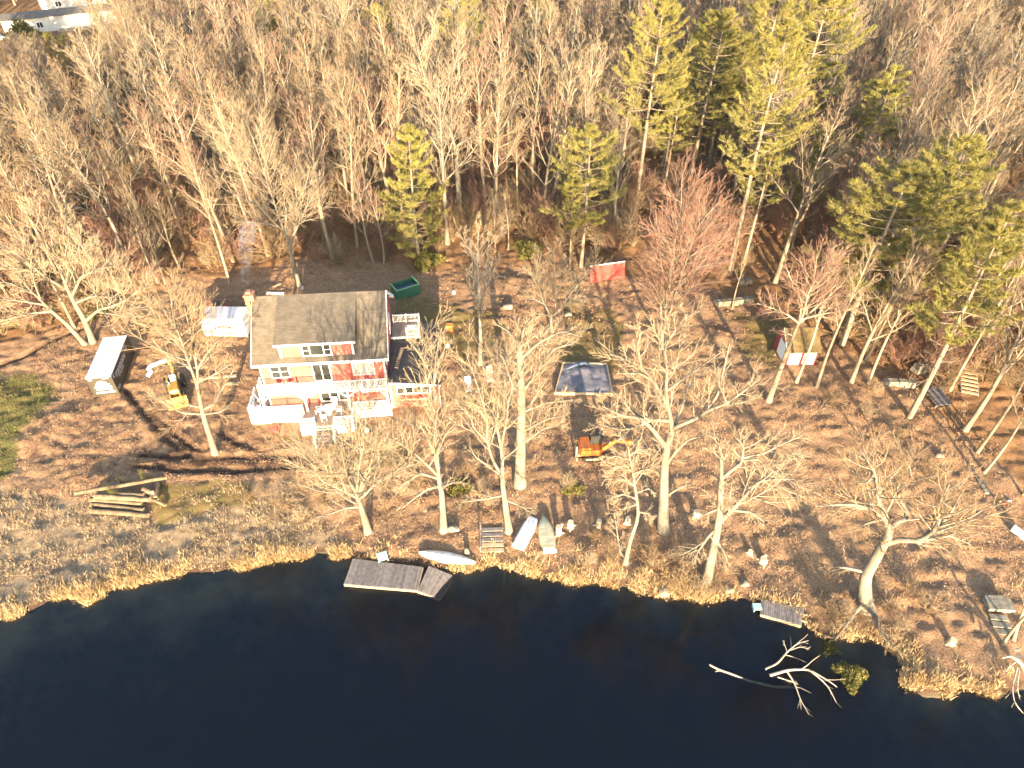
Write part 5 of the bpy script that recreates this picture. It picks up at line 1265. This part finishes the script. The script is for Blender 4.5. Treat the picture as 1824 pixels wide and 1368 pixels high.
MB().tube([(-1.9,1.1,.55),(-.9,1.6,.75),(.1,1.9,.8),(1.0,1.6,.65)], [.08,.2,.2,.08], 10).build('folded_tarp', M['navy'], tp_, smooth=True)
for i, (px, py, lab) in enumerate(((834,690,'white slatted lounger on the lawn behind the crooked shore trees, nearer the addition'), (872,672,'white slatted lounger on the lawn, closer to the flat crowned tree'))):
    t = gthing('lounger', lab, 'lounger', px, py, .1)
    MB().box(-.32,-1.0,.28,.32,.25,.34).build('seat', M['white'], t); MB().hexa([(-.32,.25,.28),(.32,.25,.28),(.32,.9,.75),(-.32,.9,.75),(-.32,.22,.34),(.32,.22,.34),(.32,.86,.81),(-.32,.86,.81)]).build('backrest', M['white'], t)
    for a in (-.3, .24):
        for b in (-.95, .15): MB().box(a,b,0,a+.06,b+.06,.28).build('leg', M['white'], t)
po = gthing('fence_post', 'short weathered post left of the excavator', 'post', 1026, 815)
MB().box(-.09,-.09,-.3,.09,.09,1.5).build('post_shaft', M['grey_wood'], po); MB().bar((0,-.1,.6),(.45,-.1,.65),.08).build('crosspiece', M['grey_wood'], po)

# ------------------------------------------------------------------ log pile
def log(label, a, b, r, za, zb, bend=0.0, seed=0, cap=True):
    p = ground(*a); q = ground(*b); p = p+np.array((0,0,za)); q = q+np.array((0,0,zb)); c = (p+q)/2; rr = random.Random(seed); n = 7
    pts = [tuple(p+(q-p)*i/(n-1)-c+np.array((0,0,bend*math.sin(math.pi*i/(n-1))+rr.gauss(0,.02)))) for i in range(n)]
    o = thing('log', label, 'log', tuple(c), group=None)
    rad = [r*(1.08-.2*i/(n-1)+rr.gauss(0,.05)) for i in range(n)]
    MB().tube(pts, rad, 10, cap=False).build('bark', M['log_bark'], o, smooth=True)
    for s in (0, -1):
        e = MB()
        d = (Vector(pts[1])-Vector(pts[0])).normalized() if s == 0 else (Vector(pts[-1])-Vector(pts[-2])).normalized(); ctr = Vector(pts[s]); u = d.cross(Vector((0,0,1))).normalized(); w_ = d.cross(u)
        e.poly([tuple(ctr+rad[s]*.99*(math.cos(k*.6283)*u+math.sin(k*.6283)*w_)) for k in range(10)])
        e.build('cut_face', M['cut_wood'], o)
    return o
log('longest thinnest log, lying slanted across the back of the log pile', (140,889), (306,866), .18, .75, 1.2, 0, 1)
log('lowest log at the front of the log pile, bark ragged', (163,913), (266,921), .25, .22, .22, .04, 2)
log('second log from the front of the log pile', (165,902), (258,912), .24, .24, .24, 0, 3)
log('dark log in the middle of the log pile, mostly covered', (163,894), (255,901), .24, .30, .24, 0, 4)
log('upper log resting along the back row of the log pile', (175,893), (272,899), .24, .72, .70, 0, 5)
log('back log under the slanted one in the log pile', (172,883), (270,886), .26, .26, .26, 0, 6)
log('topmost hidden log bridging the middle of the pile', (185,889), (262,891), .22, .72, .70, 0, 7)
log('short log lying crosswise at the right end of the log pile', (280,892), (283,860), .25, .30, .30, 0, 8)
log('curved pale branch log at the right end of the pile', (272,895), (296,903), .15, .45, .16, .08, 9)
log('short pale stub resting at the right end of the pile', (262,882), (276,888), .24, .85, .75, 0, 10)
brg = shrub_proto(88, 1.6, 10).mesh('brush', M['bush_leaf'])
for (px, py, z, lab) in ((206,890,.8,'green pine brush sprouting from the middle of the log pile'), (262,866,.9,'green pine sprig behind the slanted log'), (225,868,.4,'brush heap behind the log pile')):
    g0 = ground(px, py); o = add('pine_brush', brg, None, label=lab, cat='brush'); o.location = (g0[0], g0[1], g0[2]+z-.3); o.scale = (.55,.55,.6); o.rotation_euler = (0,0,px)

# ------------------------------------------------------------------ boats, docks, steps
def hull(name, label, stern, bow, beam, depth, m, pointed=True, canoe=False, roll=0.0, sternw=.8):
    p = ground(*stern); q = ground(*bow); c = (p+q)/2; d = q-p; L = float(np.linalg.norm(d[:2])); rz = math.atan2(d[1], d[0])
    t = thing(name, label, 'boat', (c[0], c[1], c[2]+.02), rz); t.rotation_euler = (roll, math.atan2(-(q[2]-p[2]), L)*.7, rz)
    n, S = 16, 9; V = []
    for i in range(n):
        u = i/(n-1); x = -L/2+L*u
        if canoe: w = beam/2*max(.02, math.sin(math.pi*u)**.62); hh = depth*(.62+.38*math.sin(math.pi*u)**.5)
        else: w = beam/2*(sternw+(1-sternw)*min(1, u*3))*(max(.03, 1-((u-.45)/.55)**2.6) if pointed and u > .45 else 1); hh = depth*(1-.25*max(0, u-.7)/.3)
        if not pointed and not canoe: w = beam/2*(.92+.08*math.sin(math.pi*min(1, u*1.2))-.22*max(0, u-.75)/.25)
        for k in range(S):
            a = math.pi*k/(S-1); cx = math.cos(a); e = .45 if not canoe else .75
            V.append((x, math.copysign(abs(cx)**e, cx)*w, hh*abs(math.sin(a))**e + .03))
    Q = [(i*S+k, i*S+k+1, (i+1)*S+k+1, (i+1)*S+k) for i in range(n-1) for k in range(S-1)]
    me = bpy.data.meshes.new('hull'); me.from_pydata(V, [], Q+[list(range(S))[::-1], list(range((n-1)*S, n*S))]); me.materials.append(M[m]); me.update()
    for f in me.polygons[:len(Q)]: f.use_smooth = True
    add('hull', me, t)
    g = MB()
    for s in (0, S-1): g.tube([Vector(V[i*S+s])+Vector((0,0,.0)) for i in range(n)], .035, 6)
    g.build('gunwale', M[m], t)
    k = MB(); mid = (S-1)//2
    for off in ((0,) if canoe or pointed else (-.28, 0, .28)): k.tube([Vector(V[i*S+mid])+Vector((0,off*beam,.012)) for i in range(1, n-1)], .022, 5)
    k.build('keel', M[m], t)
    if not canoe: MB().box(-L/2-.04,-beam/2*.86,.02,-L/2-.005,beam/2*.86,depth*.9).build('transom', M['white_metal'], t)
    return t
hull('canoe', 'long pale overturned canoe lying along the shore grass', (746,985), (848,1004), .95, .42, 'canoe', canoe=True, roll=.12)
hull('rowboat', 'upturned white flat bottomed boat on the shore', (923,978), (950,926), 1.15, .5, 'white_metal', pointed=False)
hull('rowboat', 'upturned mossy olive boat with pointed bow beside the white boat', (979,986), (967,921), 1.3, .5, 'olive_hull')
def quaddeck(name, label, cs, zs, n, m, th=.12, planks_along=True):
    P = [at_z(px, py, z) for (px, py), z in zip(cs, zs)]; c = sum(P)/4; t = thing(name, label, 'dock', tuple(c)); L = [p-c for p in P]; up = np.array((0,0,1.))
    rr = random.Random(len(label))
    for i in range(n):
        u, v = (i+.06)/n, (i+.94)/n; dz = up*rr.uniform(-.012,.012)
        a = L[0]*(1-u)+L[1]*u; b = L[0]*(1-v)+L[1]*v; d = L[3]*(1-u)+L[2]*u; e = L[3]*(1-v)+L[2]*v
        f = up*.045
        MB().hexa([tuple(k+dz-f) for k in (a, b, e, d)]+[tuple(k+dz) for k in (a, b, e, d)]).build('plank', M[m], t)
    fr = MB()
    for a, b in ((0,1),(1,2),(2,3),(3,0)): fr.bar(tuple(L[a]-up*.17), tuple(L[b]-up*.17), .08, .24)
    fr.build('frame', M['tan_wood'], t)
    return t
dk = quaddeck('floating_dock', 'grey plank dock section afloat along the shore', [(628.5,995),(753,1010),(743,1051),(613,1040)], [.38]*4, 40, 'grey_wood')
quaddeck('floating_dock', 'tilted dock section sinking into the water at its right end', [(764,1008),(811,1027),(782,1067),(744,1052)], [.36,-.05,-.10,.34], 18, 'grey_wood')
sd_ = quaddeck('small_dock', 'small dark leaf strewn dock in the shallow water below the contorted oak', [(1357,1068),(1432,1084),(1427,1114),(1356,1094)], [.30]*4, 18, 'grey_wood')
for (a, b) in (((1424,1093),(1438,1096)), ((1422,1104),(1437,1108))):
    p, q = at_z(*a, .25), at_z(*b, .25); c = (p+q)/2; o = MB().bar(tuple(p-c), tuple(q-c), .1).build('stake', M['tan_wood'], label='pale stake at the right end of the small dark dock, '+('upper' if a[1] < 1100 else 'lower'), cat='stake'); o.location = tuple(c)
q0 = at_z(1349, 1080, .3); tb_ = thing('teal_step', 'pale teal slatted step at the left end of the small dark dock', 'step', tuple(q0))
for i in range(3): MB().box(-.32,-.3+.2*i,-.05,.32,-.14+.2*i,.0).build('slat', M['teal'], tb_)
MB().box(-.3,-.3,-.5,-.24,.26,-.052).box(.24,-.3,-.5,.3,.26,-.052).build('side', M['teal'], tb_)
q0 = ground(682, 996); q0[2] = max(q0[2], .12); rm = thing('ramp', 'small pale teal slatted ramp between the bank and the plank dock', 'ramp', tuple(q0), .35)
for i in range(4): MB().box(-.42,-.34+.19*i,.28-.05*i*-1,.42,-.19+.19*i,.32+.05*i).build('slat', M['teal'], rm)
MB().box(-.4,-.33,-.1,-.33,.4,.27).box(.33,-.33,-.1,.4,.4,.27).build('side', M['teal'], rm)
stw = thing('shore_steps', 'weathered wooden steps down the bank between the crooked tree and the canoe', 'steps', tuple(ground(878, 985)), .04)
g1 = ground(878, 940); run = float(g1[1]-stw.location.y); rise = float(g1[2]-stw.location.z)+.1; nst = 5
for i in range(nst):
    MB().box(-.9,run*i/nst,rise*(i+1)/nst+.04,.9,run*i/nst+.34,rise*(i+1)/nst+.10).build('tread', M['tan_wood' if i < 2 else 'grey_wood'], stw)
    MB().box(-.86,run*i/nst+.02,rise*i/nst-.1,.86,run*i/nst+.06,rise*(i+1)/nst+.038).build('riser', M['cut_wood'], stw)
for x in (-1.0, -.98): pass
for y in (0, run*.92): MB().box(-1.06,y-.05,-.2,-.96,y+.05,1.0+rise*y/run).build('post', M['grey_wood'], stw)
MB().bar((-1.01,0,.95),(-1.01,run*.92,.95+rise*.92),.07).build('handrail', M['grey_wood'], stw)

# ------------------------------------------------------------------ stumps, stones, walls and steps
def stump(label, px, py, h, r, seed, fork=False, m='stump'):
    t = gthing('tree_stump', label, 'stump', px, py, seed, dz=-.1); R_ = random.Random(seed)
    MB().tube([(0,0,0),(.02,0,.25),(.0,.03,h)], [r*1.35, r*1.02, r*.92], 11).build('trunk', M[m], t, smooth=False)
    if fork: MB().tube([(0,0,h*.4),(.28,-.05,h*.75),(.42,-.08,h*1.0)], [r*.6, r*.5, r*.4], 8).build('side_stub', M[m], t)
    for k in range(3): a = k*2.1+seed; MB().tube([(0,0,.2),(r*1.5*math.cos(a),r*1.5*math.sin(a),.08),(r*2.4*math.cos(a),r*2.4*math.sin(a),.0)], [r*.5, r*.35, r*.12], 6).build('root', M[m], t)
for i, a in enumerate([('forked pale stump right of the olive boat with a dark hollow',995,949,.95,.26,True), ('pale stump second from the olive boat',1016,938,.75,.27,False), ('pale pointed stump below the excavator',1066,936,.85,.22,False), ('pale stump behind the leaning two stemmed tree',1117,931,.75,.24,True),
        ('pale stump right of the big spreading oak',1240,916,.5,.28,False), ('squat pale stump on the slope left of the contorted oak',1359,1001,.6,.3,True), ('small round stump above the squat pale stump',1336,985,.4,.2,False), ('pale stump in the grass at the lower right shore',1693,1146,.7,.26,False), ('small pale stump right of the contorted oak trunk',1662,1083,.4,.2,False)]):
    stump(a[0], a[1], a[2], a[3], a[4], i*1.3+1, a[5])
def rock_mesh(seed, sx, sy, sz, flat=False):
    rng = np.random.default_rng(seed); V = []; n, m = 6, 9
    for i in range(n+1):
        th = math.pi*i/n
        for j in range(m):
            ph = 2*math.pi*j/m; k = 1+rng.normal(0, .11)
            cx, cy_, cz = math.sin(th)*math.cos(ph), math.sin(th)*math.sin(ph), math.cos(th)
            f = .5; V.append((math.copysign(abs(cx)**f, cx)*sx*k, math.copysign(abs(cy_)**f, cy_)*sy*k, math.copysign(abs(cz)**f, cz)*sz*(1 if flat else k)))
    Q = [(i*m+j, (i+1)*m+j, (i+1)*m+(j+1) % m, i*m+(j+1) % m) for i in range(n) for j in range(m)]
    return mk('rock', V, Q, None, [M['stone']])
def rock(label, px, py, sx, sy, sz, seed, name='rock', rz=0.0):
    g0 = ground(px, py); o = add(name, rock_mesh(seed, sx, sy, sz), None, label=label, cat='rock'); o.location = (g0[0], g0[1], max(g0[2], -.05)+sz*.35); o.rotation_euler = (0, 0, rz); return o
rock('square grey boulder at the waterline below the big oak', 1182, 1056, .42, .42, .3, 1); rock('tan boulder beside the foot of the pale shore tree', 808, 944, .55, .3, .32, 2); rock('white rounded rock at the waterline left of the small dock', 1297, 1053, .35, .25, .25, 3)
rock('small pale rock on the bank above the small dock', 1325, 1040, .4, .3, .22, 4); rock('flat boulder on the sunny clearing behind the low branching tree', 905, 548, .6, .45, .3, 6)
rock('smaller boulder beside the pale clearing boulder', 1012, 562, .45, .35, .3, 8); rock('grey rock in the shaded slope right of the shed', 1672, 812, .4, .3, .25, 10)
rock('rounded post top stone by the canoe bow', 832, 985, .22, .22, .4, 14)
sl_t = gthing('stone_slab', 'broad flat dark slab at the head of the lower right steps', 'slab', 1774, 1080, -.05)
MB().prism([(-.98,-.6,.25),(.98,-.62,.25),(1.0,.35,.25),(.55,.62,.25),(-.8,.6,.25)], (0,0,.3)).build('slab_block', M['stone'], sl_t)
MB().box(-.9,-.5,-.3,.9,.5,.248).build('base_block', M['stone'], sl_t)
ss = gthing('stone_steps', 'rough stone steps dropping from the dark slab towards the shore', 'steps', 1776, 1096, -.12)
for i in range(6): MB().box(-.65,-.55*i-.45,-.35-.1*i,.65,-.55*i,.12-.09*i).build('step', M['stone'], ss)
def stone_row(name, label, a, b, rows, ln, hgt, depth, seed):
    p = ground(*a); q = ground(*b); L = float(np.hypot(*(q-p)[:2])); t = thing(name, label, 'wall', (p[0], p[1], min(p[2], q[2])-.1), math.atan2(q[1]-p[1], q[0]-p[0])); r = random.Random(seed)
    for k in range(rows):
        x = -.2*(k % 2)
        while x < L:
            w = ln*r.uniform(.6,1.4); o = MB().hexa([(x,r.uniform(-.1,.05),k*hgt),(x+w-.05,r.uniform(-.1,.05),k*hgt),(x+w-.05,depth,k*hgt),(x,depth,k*hgt),(x+.03,r.uniform(-.02,.1),(k+1)*hgt-.03),(x+w-.09,r.uniform(-.02,.1),(k+1)*hgt-.02),(x+w-.1,depth-.05,(k+1)*hgt-.04),(x+.04,depth-.05,(k+1)*hgt)]).build('stone', M['stone'], t); x += w
    return t
stone_row('stone_wall', 'lower sunlit ledge of stacked stone left of the shed', (1276,548), (1338,541), 2, 1.0, .42, .7, 1)
stone_row('stone_wall', 'short upper block of stacked stone above the sunlit ledge', (1316,510), (1332,508), 2, .8, .45, .8, 2)
stone_row('stone_wall', 'stacked stone terrace at the top of the right slope', (1632,668), (1690,655), 3, 1.0, .45, .8, 3)
stone_row('stone_wall', 'mossy low stone wall left of the stone terrace', (1578,688), (1628,692), 2, 1.1, .42, .7, 4)
stone_row('stone_wall', 'shaded stone wall climbing beside the right path', (1660,722), (1752,876), 1, .55, .26, .42, 5)
pc = [ground(*q) for q in ((1646,697),(1671,692),(1690,726),(1665,729))]; cen = sum(pc)/4
pl = thing('wooden_platform', 'grey wooden platform on the slope below the stone terrace', 'platform', tuple(cen)); L = [q-cen+np.array((0,0,.4)) for q in pc]; zt = max(k[2] for k in L)
for i in range(9):
    u, v = (i+.06)/9, (i+.94)/9; A4 = [L[0]*(1-u)+L[3]*u, L[1]*(1-u)+L[2]*u, L[1]*(1-v)+L[2]*v, L[0]*(1-v)+L[3]*v]
    MB().hexa([(k[0],k[1],zt-.05) for k in A4]+[(k[0],k[1],zt) for k in A4]).build('plank', M['grey_wood'], pl)
f = MB()
for k in L: f.box(k[0]*.85-.08,k[1]*.85-.08,-.9,k[0]*.85+.08,k[1]*.85+.08,zt-.055)
f.build('support', M['grey_wood'], pl)
p = ground(1727, 703); q = ground(1716, 655)
wst = thing('wooden_stairs', 'sunlit wooden stairs climbing the wooded slope at the right', 'stairs', tuple(p), math.atan2(q[1]-p[1], q[0]-p[0])-math.pi/2); Ls = float(np.hypot(*(q-p)[:2])); nS = 9
for i in range(nS): MB().box(-.75,Ls*i/nS,.10+.13*i,.75,Ls*i/nS+.33,.17+.13*i).build('tread', M['tan_wood'], wst)
MB().hexa([(-.82,0,-.3),(-.76,0,-.3),(-.76,Ls,.8),(-.82,Ls,.8),(-.82,0,.1),(-.76,0,.1),(-.76,Ls,1.3),(-.82,Ls,1.3)]).hexa([(.76,0,-.3),(.82,0,-.3),(.82,Ls,.8),(.76,Ls,.8),(.76,0,.1),(.82,0,.1),(.82,Ls,1.3),(.76,Ls,1.3)]).build('stringer', M['grey_wood'], wst)
wb = gthing('white_board', 'white board leaning at the far right edge', 'board', 1822, 962, -1.1); MB().box(-1.1,-.05,0,1.1,.05,.8).build('panel', M['silver'], wb); MB().box(-1.1,.06,0,-1.0,.5,.08).build('foot', M['grey_wood'], wb)
for (px, py, m, lab) in ((1779,893,'yellow','yellow plastic scrap on the shaded right slope'), (1787,897,'red_plastic','red plastic scrap on the shaded right slope'), (1797,892,'grey_stuff','grey plastic scrap on the shaded right slope')):
    g0 = ground(px, py); o = MB().hexa([(-.3,-.15,0),(.25,-.2,.02),(.3,.15,0),(-.25,.2,0),(-.2,-.1,.15),(.2,-.12,.22),(.22,.1,.2),(-.2,.12,.12)]).build('scrap', M[m], label=lab, cat='rubbish'); o.location = tuple(g0); o.scale = (.65, .65, .65)

# ------------------------------------------------------------------ fallen branches in the lake
def limb_obj(root, name, px, zs, rad, m='dead_wood', S=8):
    o0 = np.array(root.location); P = np.array([at_z(a, b, z) for (a, b), z in zip(px, zs)])-o0; Pn, Rn = resample(P, np.array(rad)*.72, max(6, 3*len(px))); g = Geo(); g.tubes(Pn[None], Rn[None], S); add(name, g.mesh(name, M[m]), root); return Pn, Rn
def branchlets(root, items, seed, k=5, m='dead_wood', lenf=.4):
    rng = np.random.default_rng(seed); g = Geo()
    for P, R in items:
        a, b = kids(rng, P[None], R[None], k, .3, 1, lenf, .6, 4, .05, .12, .6); g.tubes(a, np.maximum(b, .012), 4)
    add('twigs', g.mesh('twigs', M[m]), root)
fa = thing('fallen_branch', 'bleached forked branch lying across the dark water', 'branch', tuple(at_z(1372, 1202, 0)))
it = [limb_obj(fa, 'limb', [(1371,1203),(1405,1193),(1440,1192),(1480,1215),(1491,1224)], [.05,.35,.4,.3,.1], [.16,.13,.10,.06,.03]), limb_obj(fa, 'limb', [(1440,1192),(1462,1210),(1476,1224),(1490,1252)], [.35,.3,.2,.0], [.08,.07,.06,.03]),
      limb_obj(fa, 'limb', [(1402,1196),(1415,1216),(1426,1247),(1441,1273)], [.3,.2,.1,.0], [.10,.08,.05,.03]), limb_obj(fa, 'limb', [(1426,1247),(1427,1264)], [.1,.0], [.04,.02]), limb_obj(fa, 'limb', [(1385,1206),(1410,1214),(1421,1218)], [.1,.15,.05], [.06,.05,.03])]
branchlets(fa, it, 4, 4)
fb_ = thing('fallen_branch', 'small pale branch rising from the water above the forked one', 'branch', tuple(at_z(1366, 1192, 0)))
it = [limb_obj(fb_, 'limb', [(1363,1192),(1385,1182),(1402,1161),(1420,1146),(1440,1141)], [.0,.25,.45,.5,.4], [.11,.10,.08,.06,.03]), limb_obj(fb_, 'limb', [(1402,1161),(1395,1141)], [.45,.6], [.05,.03]), limb_obj(fb_, 'limb', [(1408,1158),(1425,1152),(1442,1156)], [.45,.45,.4], [.05,.04,.02])]
branchlets(fb_, it, 5, 4)
fc = thing('sunken_log', 'sunken log breaking the water left of the fallen branches', 'log', tuple(at_z(1300, 1200, 0)))
limb_obj(fc, 'trunk', [(1264,1184),(1280,1193),(1300,1199),(1330,1212),(1380,1224),(1415,1224)], [.18,.10,.04,-.12,-.25,-.3], [.09,.10,.11,.12,.13,.13]); limb_obj(fc, 'side_stub', [(1284,1194),(1274,1196)], [.1,.02], [.06,.03])
fd = thing('root_tangle', 'pale uprooted root ball hanging over the water at the lower right edge', 'roots', tuple(ground(1812, 1196)))
it = [limb_obj(fd, 'limb', [(1785,1172),(1800,1168),(1818,1180),(1828,1200)], [1.2,1.4,1.2,.8], [.08,.12,.2,.25]), limb_obj(fd, 'limb', [(1812,1190),(1803,1222),(1806,1250),(1822,1270)], [1.0,.8,.5,.1], [.10,.06,.05,.03]), limb_obj(fd, 'limb', [(1815,1195),(1812,1225),(1816,1245)], [1.0,.8,.4], [.08,.05,.03]), limb_obj(fd, 'limb', [(1808,1180),(1795,1190),(1790,1205)], [1.2,.9,.6], [.07,.05,.02])]
branchlets(fd, it, 6, 6)

M['far_roof'] = mat('far_roof_shingle', (.10,.085,.07), (.15,.13,.11), 1)
# ------------------------------------------------------------------ the air between: thin even haze
hm = bpy.data.materials.new('haze'); hm.use_nodes = True; hn = hm.node_tree.nodes; hn.remove(hn['Principled BSDF'])
hv = hn.new('ShaderNodeVolumePrincipled'); hv.inputs['Color'].default_value = (.9, .88, .84, 1); hv.inputs['Density'].default_value = HAZE
hm.node_tree.links.new(hv.outputs[0], hn['Material Output'].inputs['Volume'])
MB().box(-430, -170, -9, 430, 640, 52).build('haze', hm, kind='stuff', label='thin evening haze over the lake and wood')

# ------------------------------------------------------------------ far homes at the top left
def home(name, label, fl, fr, H, D, wins, porch=True):
    p = ground(*fl); q = ground(*fr); L = float(np.hypot(*(q-p)[:2])); t = thing(name, label, 'house', (p[0], p[1], min(p[2], q[2])), math.atan2(q[1]-p[1], q[0]-p[0]))
    MB().prism([(0,0,-.5),(0,D,-.5),(0,D,H),(0,D/2,H+.6),(0,0,H)], (L,0,0)).build('wall', M['cream'], t)
    for s in (0, 1):
        y0 = -.3 if s == 0 else D+.3; MB().hexa([(-.3,y0,H-.08),(L+.3,y0,H-.08),(L+.3,D/2,H+.64),(-.3,D/2,H+.64),(-.3,y0,H+.08),(L+.3,y0,H+.08),(L+.3,D/2,H+.8),(-.3,D/2,H+.8)]).build('roof', M['far_roof'], t)
    for (x, w, z0, z1) in wins: window(t, L*x, L*x+w, z0, z1, 0, 2, 1, cas=.12)
    MB().box(L*.62,-.07,.3,L*.62+1.0,-.004,2.4).build('door', M['white'], t)
    if porch:
        d = MB(); d.box(L*.45,-2.6,.1,L*.95,-.08,.4); d.build('porch_deck', M['tan_wood'], t)
        r = MB(); r.box(L*.45,-2.65,1.2,L*.95,-2.55,1.3)
        for i in range(8): r.box(L*(.45+.5*i/7)-.05,-2.65,.4,L*(.45+.5*i/7)+.05,-2.55,1.2)
        r.build('porch_rail', M['white'], t)
    return t
home('far_home', 'long pale single storey home far behind the trees at the top left', (12,64), (212,42), 3.2, 7, [(.12,1.6,1.0,2.3),(.28,1.4,1.0,2.3),(.78,1.6,1.0,2.3)])
home('far_home', 'second pale home cut by the top edge behind the long one', (80,24), (190,8), 3.2, 7, [(.2,1.5,1.0,2.3),(.7,1.5,1.0,2.3)], porch=False)
for i, (px, py, lab) in enumerate(((28,74,'white parked car at the left end of the far home'), (6,72,'grey parked car beside the white one by the far home'))):
    t = gthing('parked_car', lab, 'car', px, py, .1)
    MB().prism([(-2.1,-.85,.35),(2.1,-.85,.35),(2.15,-.85,.75),(1.2,-.85,.95),(-1.9,-.85,.98),(-2.15,-.85,.7)], (0,1.7,0)).build('body', M['white_metal' if i == 0 else 'silver'], t)
    MB().hexa([(-1.7,-.78,.96),(.9,-.78,.95),(.9,.78,.95),(-1.7,.78,.96),(-1.3,-.66,1.45),(.25,-.66,1.45),(.25,.66,1.45),(-1.3,.66,1.45)]).build('cabin', M['glass'], t)
    for x in (-1.35, 1.35):
        for y in (-.88, .70): MB().tube([(x,y,.33),(x,y+.18,.33)], .33, 12).build('wheel', M['black'], t)
